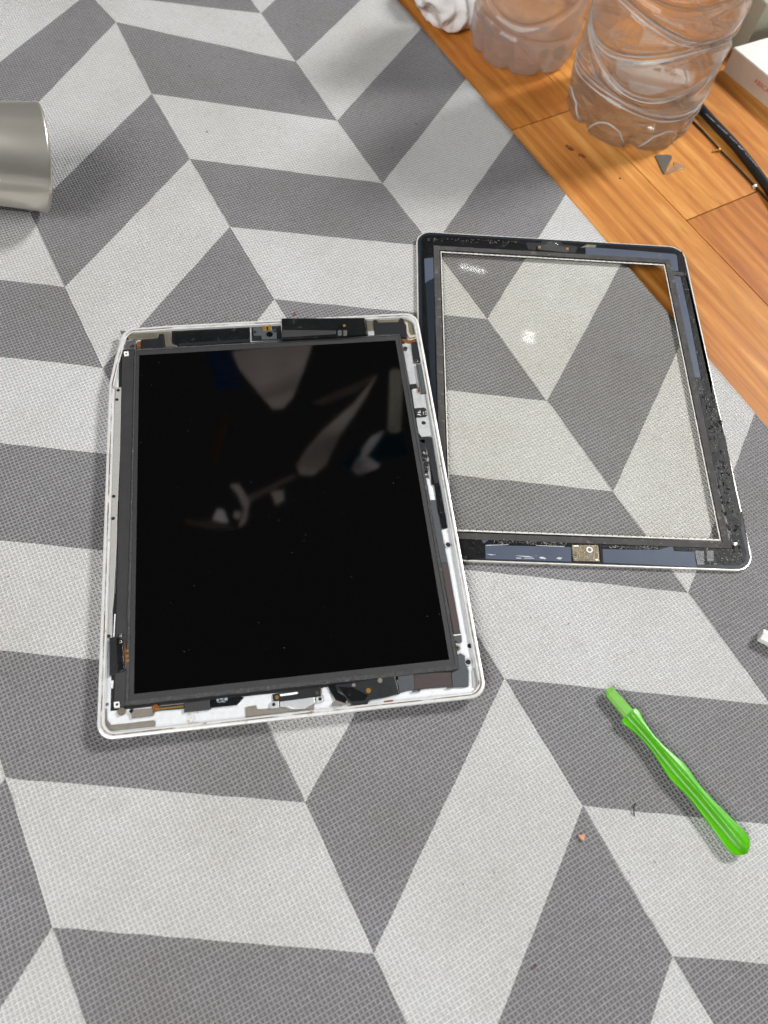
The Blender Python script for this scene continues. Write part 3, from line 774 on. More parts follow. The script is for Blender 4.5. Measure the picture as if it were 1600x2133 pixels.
for i in range(-20, 21):
    for s in (-1, 1):
        x = i * 3.62; y = s * (WY + 0.55)
        k = len(v)
        q = G([(x - 0.25, y - 0.0), (x + 0.25, y - 0.0), (x + 0.25, y + 0.5), (x - 0.25, y + 0.5)])
        v += [(a, b, ZT + 0.21) for a, b in q] + [(a, b, ZT + 0.24) for a, b in q]
        f += [(k + 4, k + 5, k + 6, k + 7), (k, k + 1, k + 5, k + 4), (k + 1, k + 2, k + 6, k + 5), (k + 2, k + 3, k + 7, k + 6), (k + 3, k, k + 4, k + 7)]
link('tick_marks', mesh(v, f), M_ink, gl, kind='stuff')
def gp(name, key, pts, z1, mat, z0=None, bev=0.05, parent=gl, **kw):
    return link(name, prism_mesh(PP(key, pts, z1), ZT if z0 is None else z0, z1, bev, 1), mat, parent, **kw)
ZN = ZT + 0.16
gp('navy_film', 'g', [(100, 330), (178, 322), (186, 500), (132, 528), (108, 546)], ZN + 0.06, M_navy)
gp('dark_blue_film', 'g', [(110, 545), (180, 505), (192, 560), (196, 1263), (214, 1700), (300, 2400), (160, 2400), (148, 1263)], ZN, M_navydark)
gp('navy_film', 'h', [(0, 228), (330, 252), (780, 290), (800, 300), (816, 440), (764, 440), (742, 372), (720, 352), (330, 318), (0, 304)], ZN + 0.03, M_navy)
gp('navy_film', 'h', [(768, 484), (832, 486), (900, 800), (1010, 1374), (934, 1374), (900, 1180)], ZN + 0.05, M_navy)
gp('black_connector', 'h', [(762, 444), (858, 448), (864, 480), (766, 478)], ZN + 0.1, M_blk)
gp('navy_film', 'i', [(414, 346), (800, 352), (1205, 362), (1240, 366), (1236, 502), (420, 476)], ZN + 0.05, M_navy)
gp('navy_film', 'j', [(66, 380), (300, 388), (620, 386), (740, 350), (750, 400), (940, 408), (966, 556), (500, 530), (70, 510)], ZN + 0.05, M_navy)
gp('navy_film', 'i', [(200, 262), (700, 276), (1200, 300), (1600, 312), (1600, 336), (1200, 320), (460, 290), (400, 330), (370, 280), (200, 276)], ZN + 0.02, M_navy)
gp('glue_residue', 'i', [(478, 290), (800, 296), (1200, 322), (1198, 358), (1100, 356), (800, 348), (480, 334)], ZN + 0.12, M_glue)
gp('glue_residue', 'i', [(190, 274), (360, 284), (368, 320), (398, 336), (406, 470), (240, 488), (200, 400)], ZN - 0.02, M_glue)
gp('glue_residue', 'j', [(70, 340), (300, 348), (612, 350), (612, 384), (560, 388), (300, 380), (70, 374)], ZN + 0.1, M_glue)
gp('glue_residue', 'j', [(748, 358), (934, 366), (936, 402), (750, 398)], ZN + 0.1, M_glue)
gp('glue_residue', 'j', [(944, 370), (1060, 372), (1270, 372), (1290, 250), (1330, 60), (1400, 20), (1452, 300), (1470, 460), (1430, 540), (1300, 560), (970, 552), (956, 480)], ZN - 0.05, M_glue)
gp('dark_pad', 'j', [(950, 396), (1034, 400), (1042, 530), (975, 536), (958, 470)], ZN + 0.05, M_blk)
gp('dark_pad', 'j', [(1060, 396), (1128, 398), (1130, 500), (1066, 500)], ZN + 0.04, M_blk)
gp('dark_pad', 'j', [(1180, 410), (1260, 392), (1320, 420), (1340, 500), (1280, 510), (1200, 490)], ZN + 0.06, M_hole)
gp('glue_residue', 'k', [(300, 0), (470, 0), (520, 200), (600, 520), (660, 820), (720, 1150), (770, 1330), (780, 1480), (640, 1500), (590, 1300), (520, 1040), (460, 780), (400, 480), (350, 220)], ZN - 0.03, M_glue)
gp('dark_pad', 'k', [(424, 648), (540, 642), (556, 660), (570, 744), (440, 752)], ZN + 0.1, M_hole)
gp('dark_pad', 'k', [(458, 560), (492, 556), (500, 586), (466, 592)], ZN + 0.05, M_ink)
gp('glue_residue', 'h', [(838, 484), (890, 480), (960, 760), (1030, 1060), (1100, 1380), (1130, 1684), (1060, 1684), (1014, 1380), (905, 800)], ZN - 0.04, M_glue)
gp('glue_residue', 'h', [(790, 268), (846, 268), (870, 330), (888, 440), (824, 440), (806, 300)], ZN - 0.02, M_glue)
gp('glue_residue', 'g', [(90, 130), (180, 130), (500, 140), (940, 170), (960, 210), (800, 190), (400, 172), (190, 176), (132, 240), (128, 300), (90, 300)], ZN - 0.03, M_glue)
gp('dark_pad', 'g', [(128, 226), (190, 214), (196, 298), (132, 300)], ZN, M_tape)
gp('glue_residue', 'g', [(80, 320), (100, 320), (108, 560), (118, 1000), (140, 1263), (118, 1263), (90, 800)], ZN - 0.02, M_glue)
gp('white_fleck', 'j', [(1322, 318), (1350, 314), (1358, 334), (1336, 350), (1320, 340)], ZN + 0.4, M_white)
gp('yellow_scuff', 'g', [(1470, 236), (1530, 206), (1610, 212), (1600, 232), (1520, 230)], ZN + 0.1, plain('yellow_scuff', S(112, 112, 78), 0.5, 0, 0.3, 700))
cb = sub(gp('camera_bracket', 'g', [(990, 190), (1130, 194), (1132, 168), (1300, 176), (1308, 206), (1446, 226), (1428, 284), (1300, 268), (1240, 306), (1180, 284), (1090, 262), (1012, 250)], ZN + 0.1, M_hole))
link_sub('bracket_body', prism_mesh(PP('g', [(1092, 214), (1165, 206), (1180, 190), (1250, 190), (1270, 216), (1366, 232), (1372, 268), (1340, 276), (1200, 262), (1094, 250)], ZN + 1.0), ZN, ZN + 1.0, 0.3), M_band, cb)
for x, y in ((1110, 230), (1355, 243)):
    link_sub('gold_contact', prism_mesh(PP('g', [(x - 12, y - 10), (x + 12, y - 9), (x + 12, y + 12), (x - 11, y + 11)], ZN + 1.1), ZN + 0.8, ZN + 1.1, 0.1), M_gold, cb)
arc = [PT('g', 1220 + 60 * math.cos(a), 228 - 40 * math.sin(a), ZN + 0.6) for a in np.linspace(0.35, math.pi - 0.35, 14)]
link_sub('bright_arc', tube_mesh([(p.x, p.y, p.z) for p in arc], 0.22, 6), M_chrome, cb)
link_sub('bright_arc', tube_mesh([tuple(PT('g', x, y, ZN + 0.4)) for x, y in ((1186, 294), (1200, 299), (1240, 301), (1272, 298))], 0.3, 6), M_chrome, cb)
hb = sub(gp('home_button_plate', 'i', [(1246, 342), (1484, 344), (1494, 352), (1506, 496), (1498, 502), (1262, 496), (1252, 486), (1240, 352)], ZN + 0.7, plain('nickel_plate', S(150, 138, 116), 0.25, 0.75, 0.15, 200, 0.2, 500)))
c = PT('i', 1408, 390, ZN + 0.9)
link_sub('button_seat', prism_mesh(disc(c, 2.5, 28), ZN + 0.5, ZN + 0.75), M_gask, hb)
link_sub('button_ring', ring_mesh(disc(c, 1.75, 28), disc(c, 1.15, 28), ZN + 0.6, ZN + 1.15), M_white, hb)
link_sub('button_core', prism_mesh(disc(c, 1.15, 24), ZN + 0.6, ZN + 0.95), M_gask, hb)
link_sub('round_spot', prism_mesh(disc(PT('i', 1418, 462, ZN + 0.76), 1.25, 20), ZN + 0.6, ZN + 0.76), M_gask, hb)
link_sub('round_spot', prism_mesh(disc(PT('i', 1272, 430, ZN + 0.78), 1.0, 20), ZN + 0.6, ZN + 0.82, 0.1), M_screw, hb)
link_sub('round_spot', prism_mesh(disc(PT('i', 1476, 434, ZN + 0.78), 0.9, 20), ZN + 0.6, ZN + 0.82, 0.1), M_screw, hb)
link_sub('white_label', prism_mesh(PP('i', [(1252, 348), (1302, 346), (1308, 358), (1256, 360)], ZN + 0.76), ZN + 0.6, ZN + 0.76), M_white, hb)
link_sub('white_label', prism_mesh(PP('i', [(1464, 476), (1490, 474), (1492, 490), (1466, 490)], ZN + 0.76), ZN + 0.6, ZN + 0.76), M_white, hb)
gp('dark_gap', 'i', [(1200, 318), (1530, 326), (1540, 510), (1514, 510), (1500, 350), (1484, 340), (1230, 338), (1204, 356)], ZN + 0.2, M_bezel)
for pts in ([(424, 428), (470, 432), (520, 438), (470, 441)], [(700, 444), (830, 450), (880, 462), (780, 455)], [(708, 464), (760, 466), (756, 473), (710, 471)], [(780, 466), (886, 468), (880, 473), (790, 471)],
            [(930, 460), (960, 456), (994, 470), (990, 478), (940, 472)], [(1090, 474), (1110, 460), (1150, 466), (1130, 482)], [(420, 344), (640, 338), (640, 341), (422, 350)], [(900, 346), (1170, 356), (1170, 361), (900, 350)]):
    gp('white_scuff', 'i', pts, ZN + 0.13, plain('pale_scuff', S(190, 194, 198), 0.6), bev=0)

# dirt and scratches on the loose glass: too fine to count
def specks(name, u0, v0, su, sv, n, rmin, rmax, mat, seed, long=1.0, zb=-0.24, pick=None):
    r_ = random.Random(seed); v = []; f = []
    for i in range(n):
        uv = pick(r_) if pick else (r_.gauss(u0, su), r_.gauss(v0, sv)); c = B(uv[0], uv[1], ZT + zb); r = r_.uniform(rmin, rmax); an = r_.uniform(0, 3.14); k = len(v)
        for j in range(5):
            a = j * 1.2566; x = r * math.cos(a) * long; y = r * math.sin(a) * r_.uniform(0.4, 1)
            v.append((c.x + x * math.cos(an) - y * math.sin(an), c.y + x * math.sin(an) + y * math.cos(an), ZT + zb))
        v.append((c.x, c.y, ZT + zb + r * 0.4))
        f += [(k + j, k + (j + 1) % 5, k + 5) for j in range(5)]
    link(name, mesh(v, f), mat, gl, kind='stuff')
specks('dirt_flakes', 1186, 700, 17, 34, 70, 0.12, 0.5, plain('dry_dirt', S(168, 150, 118), 0.8, 0, 0.3, 900), 5)
specks('pale_flakes', 1170, 690, 26, 36, 60, 0.1, 0.4, plain('pale_dirt', S(214, 210, 198), 0.6), 6)
specks('scratch_flecks', 985, 710, 30, 34, 46, 0.1, 0.3, plain('pale_scratch', S(190, 190, 188), 0.5), 7, 2.6)
specks('dust_flecks', 1200, 850, 130, 150, 60, 0.08, 0.2, plain('grey_dust', S(130, 124, 116), 0.9), 8)

def on_quad(pts):
    def pk(r_):
        s_, t_ = r_.random(), r_.random()
        a = [pts[0][i] + (pts[1][i] - pts[0][i]) * s_ for i in (0, 1)]; b = [pts[3][i] + (pts[2][i] - pts[3][i]) * s_ for i in (0, 1)]
        return (a[0] + (b[0] - a[0]) * t_, a[1] + (b[1] - a[1]) * t_)
    return pk
M_fleck = plain('glue_fleck', S(128, 126, 120), 0.5, 0, 0.4, 500)
M_flake = plain('black_flake', S(30, 30, 29), 0.25, 0, 0.4, 500, 0.6)
specks('glue_flecks', 0, 0, 0, 0, 120, 0.1, 0.35, M_fleck, 31, 2.2, 0.16, on_quad([(1466, 820), (1492, 820), (1545, 1160), (1515, 1160)]))
specks('glue_flakes', 0, 0, 0, 0, 90, 0.5, 1.6, M_flake, 32, 1.4, 0.1, on_quad([(1466, 820), (1492, 820), (1545, 1160), (1515, 1160)]))
specks('glue_flecks', 0, 0, 0, 0, 60, 0.1, 0.35, M_fleck, 33, 2.0, 0.16, on_quad([(1400, 570), (1430, 570), (1470, 820), (1450, 820)]))
specks('glue_flecks', 0, 0, 0, 0, 60, 0.1, 0.4, M_fleck, 34, 2.0, 0.22, on_quad([(1450, 1140), (1550, 1146), (1552, 1178), (1452, 1176)]))
specks('glue_flecks', 0, 0, 0, 0, 90, 0.1, 0.35, M_fleck, 35, 2.0, 0.3, on_quad([(1026, 1124), (1180, 1130), (1180, 1137), (1026, 1133)]))
specks('glue_flecks', 0, 0, 0, 0, 60, 0.1, 0.35, M_fleck, 36, 2.0, 0.3, on_quad([(1256, 1136), (1372, 1138), (1372, 1144), (1256, 1142)]))
specks('glue_flecks', 0, 0, 0, 0, 70, 0.1, 0.3, M_fleck, 37, 2.2, 0.16, on_quad([(884, 494), (1080, 502), (1080, 508), (884, 502)]))

# ------------------------------------------------------------------ green prying tool
a0 = B(1309, 1487, 4.0); a1 = B(1556, 1777, 4.0)
ax = Vector((a1.x - a0.x, a1.y - a0.y, 0)); TL = ax.length; ax.normalize(); ay = Vector((-ax.y, ax.x, 0))
tool = thing('prying_tool', (a0.x, a0.y, 0), 'bright green plastic prying tool with chipped blade lying on the mat', 'hand tool')
st = [(0, 4.6, 3.6), (0.012, 5.6, 3.9), (0.035, 5.6, 4.0), (0.06, 4.6, 3.9), (0.10, 3.8, 3.9), (0.18, 3.1, 3.9), (0.26, 3.2, 4.0), (0.34, 4.2, 4.1), (0.41, 5.3, 4.2), (0.46, 5.3, 4.2), (0.54, 4.4, 4.2),
      (0.60, 4.2, 4.2), (0.70, 4.7, 4.2), (0.8, 5.4, 4.1), (0.88, 6.1, 4.0), (0.93, 6.3, 3.8), (0.965, 5.5, 3.5), (0.985, 4.4, 3.0), (0.997, 2.6, 2.3), (1.0, 0.9, 1.6)]
def sect(w, h):
    return [(-w, -0.12 * h), (-w, 0.20 * h), (-w * 0.93, 0.29 * h), (-w * 0.80, 0.31 * h), (-w * 0.5, 0.36 * h), (-w * 0.24, 0.58 * h), (-w * 0.12, 0.96 * h), (0, 1.06 * h), (w * 0.12, 0.96 * h), (w * 0.24, 0.58 * h), (w * 0.5, 0.36 * h), (w * 0.80, 0.31 * h), (w * 0.93, 0.29 * h), (w, 0.20 * h), (w, -0.12 * h),
            (w * 0.7, -0.75 * h), (0, -0.98 * h), (-w * 0.7, -0.75 * h)]
v = []; f = []
ts = np.linspace(0, 1, 90)
ws = np.interp(ts, [s[0] for s in st], [s[1] for s in st]); hs = np.interp(ts, [s[0] for s in st], [s[2] for s in st])
ws = np.convolve(np.pad(ws, 2, mode='edge'), np.ones(5) / 5, 'valid'); ws[-1] = 0.9; ws[-2] = 2.8; ws[-3] = 3.9
for t, w, h in zip(ts, ws, hs):
    o = Vector((a0.x, a0.y, 3.7)) + ax * (TL * t)
    for (u, z) in sect(w, h * 0.87): v.append(o + ay * u + Vector((0, 0, z)))
ns = 18
for i in range(len(ts) - 1):
    for k in range(ns):
        f.append((i * ns + k, i * ns + (k + 1) % ns, (i + 1) * ns + (k + 1) % ns, (i + 1) * ns + k))
f.append(tuple(range(ns))); f.append(tuple((len(ts) - 1) * ns + k for k in range(ns)))
hm = mesh(v, f, True)
hm.set_sharp_from_angle(angle=math.radians(48))
link('handle', hm, M_green, tool)
v = []; f = []
LB = 15.5
prof = [(0.5, 3.0, 1.6), (-4, 2.95, 1.55), (-9, 2.9, 1.4), (-12.2, 2.85, 1.1), (-13.0, 2.8, 1.0)]
for (s_, w, h) in prof:
    o = Vector((a0.x, a0.y, 3.9)) + ax * s_
    for (u, z) in ((-w, -h * 0.6), (-w, h * 0.35), (-w * 0.55, h), (w * 0.9, h * 0.95), (w, h * 0.7), (w, -h * 0.7)):
        v.append(o + ay * u + Vector((0, 0, z)))
tipo = Vector((a0.x, a0.y, 3.8)) + ax * (-15.0)
for (u, z, e) in ((-1.9, -0.3, 0.9), (-1.9, 0.3, 1.1), (-0.6, 0.5, -0.4), (2.3, 0.6, 0.2), (2.7, 0.3, 0.5), (2.7, -0.4, 0.5)):
    v.append(tipo + ay * u + Vector((0, 0, z)) + ax * e)
for i in range(len(prof)):
    for k in range(6):
        f.append((i * 6 + k, i * 6 + (k + 1) % 6, (i + 1) * 6 + (k + 1) % 6, (i + 1) * 6 + k))
f.append(tuple(range(6))); f.append(tuple(len(prof) * 6 + k for k in range(6)))
link('blade', mesh(v, f), M_greentip, tool)

# ------------------------------------------------------------------ white hexagonal stick at the right edge
s0 = B(1583, 1322, 3.0); sd = (B(1640, 1352, 3.0) - s0); sd.z = 0; sd.normalize(); sn = Vector((-sd.y, sd.x, 0))
v = []; f = []
for d, r in ((0, 3.2), (0.4, 3.6), (95, 3.6)):
    for k in range(6):
        a = math.pi / 6 + k * math.pi / 3
        v.append(Vector((s0.x, s0.y, 3.2)) + sd * d + sn * (r * math.cos(a)) + Vector((0, 0, r * math.sin(a))))
for i in range(2):
    for k in range(6): f.append((i * 6 + k, i * 6 + (k + 1) % 6, (i + 1) * 6 + (k + 1) % 6, (i + 1) * 6 + k))
f += [tuple(range(6)), tuple(range(12, 18))]
link('white_stick', mesh(v, f), M_white, None, 'end of a white faceted plastic stick on the dark chevron', 'stick')

# ------------------------------------------------------------------ smoky cup lying at the left edge
nv = Vector((0.9661, 0.1192, -0.229)); cc = Vector((-131.5, 238.5, 31.6))
tocam = (Vector(CAM) - cc).normalized()
nv = (nv - 0.15 * tocam).normalized()
e1v = (Vector((0, 0, 1)) - nv * nv.z).normalized(); e2v = nv.cross(e1v)
prof = [(0, 31.2), (0.6, 31.9), (1.6, 32.1), (2.8, 31.9), (4, 31.6), (20, 30.0), (45, 27.8), (75, 25.4), (80, 24.2), (82, 21), (82.3, 0.5)]
inner = [(82 - 2, 0.5), (79.5, 20), (78, 23), (74, 24.2), (45, 26.6), (20, 28.8), (4, 30.4), (1.2, 30.6), (0.3, 30.8)]
v = []; f = []; ns = 72
allp = prof + inner
for (d, r) in allp:
    for k in range(ns):
        a = 2 * math.pi * k / ns
        v.append(cc - nv * d + (e1v * math.cos(a) + e2v * math.sin(a)) * r)
for i in range(len(allp)):
    j = (i + 1) % len(allp)
    for k in range(ns): f.append((i * ns + k, i * ns + (k + 1) % ns, j * ns + (k + 1) % ns, j * ns + k))
m, nt, b = new_mat('smoky_plastic')
b.inputs['Base Color'].default_value = S(224, 219, 208); b.inputs['Roughness'].default_value = 0.3
b.inputs['Metallic'].default_value = 0.8; b.inputs['Specular IOR Level'].default_value = 0.6
b.inputs['Anisotropic'].default_value = 0.5; b.inputs['Alpha'].default_value = 0.92
tc = N(nt, 'ShaderNodeTexCoord').outputs['Object']
bu = N(nt, 'ShaderNodeBump'); bu.inputs['Strength'].default_value = 0.15; bu.inputs['Distance'].default_value = 0.002
nt.links.new(noise_tex(nt, tc, 40, 2), bu.inputs['Height']); nt.links.new(bu.outputs[0], b.inputs['Normal'])
link('smoky_cup', mesh(v, f, True), m, None, 'smoky grey cup lying on its side on the mat', 'cup')

# ------------------------------------------------------------------ bottles
def bottle_r(th, z, R, kind):
    r = R
    if kind == 'water':
        for (zc, amp, ph, dep, wd) in ((32, 5, 0.4, 3.0, 2.4), (52, 9, 2.2, 3.2, 2.4), (72, 9, 4.0, 3.0, 2.4), (90, 7, 0.9, 3.0, 2.4), (110, 6, 2.4, 2.6, 2.6), (132, 6, 3.9, 2.4, 2.6)):
            q = (z - zc - amp * math.sin(2 * th + ph)) / wd
            r -= dep * math.exp(-q * q)
            q2 = (z - zc - 3.4 * wd - amp * math.sin(2 * th + ph)) / (wd * 2.2)
            r += 0.7 * math.exp(-q2 * q2)
        lob = 7
    else:
        for (zc, amp, ph, dep, wd) in ((30, 3, 0.8, 2.6, 2.2), (48, 9, 2.6, 3.0, 2.4), (70, 7, 4.4, 2.8, 2.4), (92, 6, 0.2, 2.6, 2.4)):
            q = (z - zc - amp * math.sin(2 * th + ph)) / wd
            r -= dep * math.exp(-q * q)
        lob = 9
    if z < 26:
        s = 1 - z / 26.0
        g_ = (0.5 + 0.5 * math.cos(lob * th)) ** 6
        r -= s ** 0.8 * 5.0 * g_
        if kind == 'water':
            r -= 3.0 * (0.5 + 0.5 * math.cos(lob * th)) * s
            r -= 1.2 * max(0, math.cos(2 * lob * th + 0.6)) ** 4 * s
            q = (z - 14) / 3.0
            r -= 1.6 * math.exp(-q * q) * (1 - g_)
    return r
def bottle_mesh(cx_, cy_, R, kind, H=150, shrink=0.0, top=None, wall=0.0, nth=168):
    zs = list(np.concatenate([np.linspace(6, 40, 40), np.linspace(41, H, 110)]))
    rings = []
    lob = 7 if kind == 'water' else 9
    base_r0 = R * 0.80
    # foot: rounded heel down to the floor, then the domed underside
    heel = [(R * 0.30, 9.0), (R * 0.55, 4.0), (R * 0.74, 0.9), (R * 0.82, 0.0), (R * 0.90, 0.8), (R * 0.955, 2.6)]
    for rr, z in heel:
        rings.append([(rr * (1 - 0.07 * (0.5 + 0.5 * math.cos(lob * 2 * math.pi * k / nth)) ** 6) - shrink, z + shrink + 5 * (0.5 + 0.5 * math.cos(lob * 2 * math.pi * k / nth)) ** 8 * max(0, (rr / R - 0.4))) for k in range(nth)])
    zt = top if top else H
    for z in zs:
        if z > zt: break
        ring = []
        for k in range(nth):
            r = bottle_r(2 * math.pi * k / nth, z, R, kind)
            if z < 12: r *= 0.972 + 0.028 * (z - 6) / 6
            ring.append((r - shrink, z))
        rings.append(ring)
    if not top:
        for rr, z in ((0.97, H + 8), (0.86, H + 25), (0.68, H + 42), (0.48, H + 56), (0.33, H + 66), (0.28, H + 72), (0.28, H + 90)):
            rings.append([(R * rr - shrink, z)] * nth)
    v = []; f = []
    def emit(rings, off):
        base = len(v)
        for ring in rings:
            for k, (r, z) in enumerate(ring):
                a = 2 * math.pi * k / nth
                v.append((cx_ + (r + off) * math.cos(a), cy_ + (r + off) * math.sin(a), FL + max(0.0, z) - off))
        for i in range(len(rings) - 1):
            for k in range(nth):
                f.append((base + i * nth + k, base + i * nth + (k + 1) % nth, base + (i + 1) * nth + (k + 1) % nth, base + (i + 1) * nth + k))
        return base
    b0 = emit(rings, 0)
    if wall > 0:
        b1 = emit(rings, -wall)
        f.append(tuple(b1 + k for k in range(nth)))
        L_ = len(rings) - 1
        f += [(b0 + L_ * nth + k, b0 + L_ * nth + (k + 1) % nth, b1 + L_ * nth + (k + 1) % nth, b1 + L_ * nth + k) for k in range(nth)]
    f.append(tuple(b0 + k for k in range(nth)))
    if top: f.append(tuple(b0 + (len(rings) - 1) * nth + k for k in range(nth)))
    if wall == 0: return mesh(v, f, True)
    me = bpy.data.meshes.new('m'); me.from_pydata([tuple(Vector(q) * MM) for q in v], [], f); me.update()
    bm = bmesh.new(); bm.from_mesh(me); bmesh.ops.recalc_face_normals(bm, faces=bm.faces); bm.to_mesh(me); bm.free()
    for p in me.polygons: p.use_smooth = True
    return me
def cap_mesh(cx_, cy_, R, z):
    v = []; f = []; n = 60
    for (r, zz) in ((R, 0), (R, 13), (R - 1, 14.5)):
        for k in range(n):
            rr = r - (0.5 if k % 2 and zz < 14 else 0)
            v.append((cx_ + rr * math.cos(2 * math.pi * k / n), cy_ + rr * math.sin(2 * math.pi * k / n), z + zz))
    for i in range(2):
        for k in range(n): f.append((i * n + k, i * n + (k + 1) % n, (i + 1) * n + (k + 1) % n, (i + 1) * n + k))
    f += [tuple(range(n)), tuple(range(2 * n, 3 * n))]
    return mesh(v, f)
def stand_at(u, v, r):
    p = B(u, v, FL); d = Vector((p.x - CAM[0], p.y - CAM[1])).normalized()
    return (p.x + d.x * r, p.y + d.y * r)
BR = stand_at(1276, 308, 48); BRr = 51.5
bo = thing('large_bottle', (BR[0], BR[1], FL), 'larger clear plastic bottle with deep wavy ribs, standing on the wood floor', 'bottle', 'plastic bottles on the floor')
def shell_plastic(name, tint, rough, haze, haze_col, bump=0.15, clear=0.5):
    m, nt, b = new_mat(name)
    tc = N(nt, 'ShaderNodeTexCoord').outputs['Object']
    b.inputs['Base Color'].default_value = tint
    b.inputs['Transmission Weight'].default_value = 1.0
    b.inputs['IOR'].default_value = 1.42
    b.inputs['Roughness'].default_value = rough
    bu = N(nt, 'ShaderNodeBump'); bu.inputs['Strength'].default_value = bump; bu.inputs['Distance'].default_value = 0.003
    nt.links.new(noise_tex(nt, tc, 45, 3, 0.5), bu.inputs['Height']); nt.links.new(bu.outputs[0], b.inputs['Normal'])
    df = N(nt, 'ShaderNodeBsdfDiffuse'); df.inputs[0].default_value = haze_col
    tr = N(nt, 'ShaderNodeBsdfTransparent'); tr.inputs[0].default_value = (0.99, 0.99, 0.99, 1)
    m1 = N(nt, 'ShaderNodeMixShader'); m1.inputs[0].default_value = clear
    nt.links.new(b.outputs[0], m1.inputs[1]); nt.links.new(tr.outputs[0], m1.inputs[2])
    m2 = N(nt, 'ShaderNodeMixShader')
    hn = noise_tex(nt, tc, 40, 4, 0.6)
    nt.links.new(math_(nt, 'MULTIPLY', ramp(nt, hn, [(0.35, 0.3), (0.75, 1.0)]), haze), m2.inputs[0])
    nt.links.new(m1.outputs[0], m2.inputs[1]); nt.links.new(df.outputs[0], m2.inputs[2])
    nt.links.new(m2.outputs[0], nt.nodes['Material Output'].inputs[0])
    return m
M_skin = shell_plastic('clear_bottle_plastic', (0.995, 0.995, 0.995, 1), 0.0, 0.03, S(240, 244, 250), 0.05, 0.52)
link('bottle_wall', bottle_mesh(BR[0], BR[1], BRr, 'water', wall=1.3), M_skin, bo)
M_rib = water_mat('moulded_rib_plastic', 1.5, (0.96, 0.97, 0.98, 1))
M_rib.node_tree.nodes['Principled BSDF'].inputs['Transmission Weight'].default_value = 0.6
M_rib.node_tree.nodes['Principled BSDF'].inputs['Roughness'].default_value = 0.08
def ribs(parent, c, R, kind, rows, rad, lob):
    for (zc, amp, ph) in rows:
        path = []; rad_ = []
        for k in range(145):
            th = 2 * math.pi * k / 144; z = zc + amp * math.sin(2 * th + ph)
            r = bottle_r(th, z, R, kind) - 0.15
            path.append((c[0] + r * math.cos(th), c[1] + r * math.sin(th), FL + z))
            rad_.append(rad * (0.75 + 0.45 * noise.noise(Vector((math.cos(th) * 2, math.sin(th) * 2, zc)))))
        link('rib', tube_mesh(path, rad_, 8), M_rib, parent)
    for q_ in range(lob):                                  # moulded feet round the base
        t0 = 2 * math.pi * q_ / lob; path = []
        for k in range(15):
            t = k / 14; th = t0 + (0.13 + 0.74 * t) * 2 * math.pi / lob; z = 2.0 + 17 * math.sin(math.pi * t) ** 0.7
            r = bottle_r(th, max(z, 4), R, kind) * (0.93 + 0.07 * min(1, z / 10)) - 0.2
            path.append((c[0] + r * math.cos(th), c[1] + r * math.sin(th), FL + z))
        link('foot_rib', tube_mesh(path, rad, 8), M_rib, parent)
ribs(bo, BR, BRr, 'water', ((30, 5, 0.4), (34.5, 5, 0.5), (50.5, 9, 2.2), (54, 9, 2.25), (70.5, 9, 4.0), (74, 9, 4.05), (88.5, 7, 0.9), (92, 7, 0.95)), 0.75, 7)
# small white printed box on the floor behind the large bottle, seen through it
bx = PP('p', [(1287, 116), (1452, 150), (1442, 180), (1283, 143)], FL + 12)
wb = sub(link('small_white_box', prism_mesh(bx, FL, FL + 12, 0.5), M_card, None, 'small white box lying behind the larger bottle, seen through it', 'box'))
rk = random.Random(4)
for (x, y, w, h) in ((1300, 124, 10, 5), (1314, 128, 6, 4), (1324, 133, 9, 3), (1362, 140, 16, 6), (1386, 142, 20, 5), (1398, 150, 14, 5), (1412, 154, 10, 4)):
    link_sub('printed_mark', prism_mesh(PP('p', [(x, y), (x + w, y + w * 0.2), (x + w - 2, y + h + w * 0.2), (x - 2, y + h)], FL + 12.06), FL + 11.9, FL + 12.06), plain('grey_mark', S(130, 132, 136), 0.6), wb)
BL_ = stand_at(1070, 160, 42); BLr = 44.0
bo2 = thing('small_bottle', (BL_[0], BL_[1], FL), 'smaller hazy plastic bottle with scalloped base, left of the larger one', 'bottle', 'plastic bottles on the floor')
link('bottle_wall', bottle_mesh(BL_[0], BL_[1], BLr, 'empty', H=92, wall=0.9), shell_plastic('hazy_clear_plastic', (0.99, 0.985, 0.98, 1), 0.05, 0.16, S(222, 214, 212), 0.3, 0.55), bo2)

# ------------------------------------------------------------------ crumpled white tissue at the top
bm = bmesh.new()
bmesh.ops.create_icosphere(bm, subdivisions=6, radius=1.0)
tcn = B(918, 24, 0)
for vv in bm.verts:
    p = vv.co.copy()
    n1 = abs(noise.noise(p * 1.7 + Vector((3, 1, 2)))) ; n2 = abs(noise.noise(p * 3.9 + Vector((8, 2, 5)))); n3 = abs(noise.noise(p * 8.5))
    s = 1.0 + 0.30 * noise.noise(p * 1.0) - 0.34 * n1 + 0.06 * n2 - 0.015 * n3
    q = Vector((p.x * 30 * s, p.y * 36 * s, p.z * 30 * s))
    vv.co = (Vector((tcn.x + 7, tcn.y + 18, FL + 18)) + q)
    vv.co.z = max(FL + 0.1, vv.co.z)
    vv.co *= MM
for ff in bm.faces: ff.smooth = True
me = bpy.data.meshes.new('m'); bm.to_mesh(me); bm.free()
M_tissue = plain('tissue_paper', S(228, 224, 222), 0.85, 0, 0.05, 80, 0.5, 260)
link('crumpled_tissue', me, M_tissue, None, 'crumpled white tissue behind the smaller bottle at the mat corner', 'tissue')

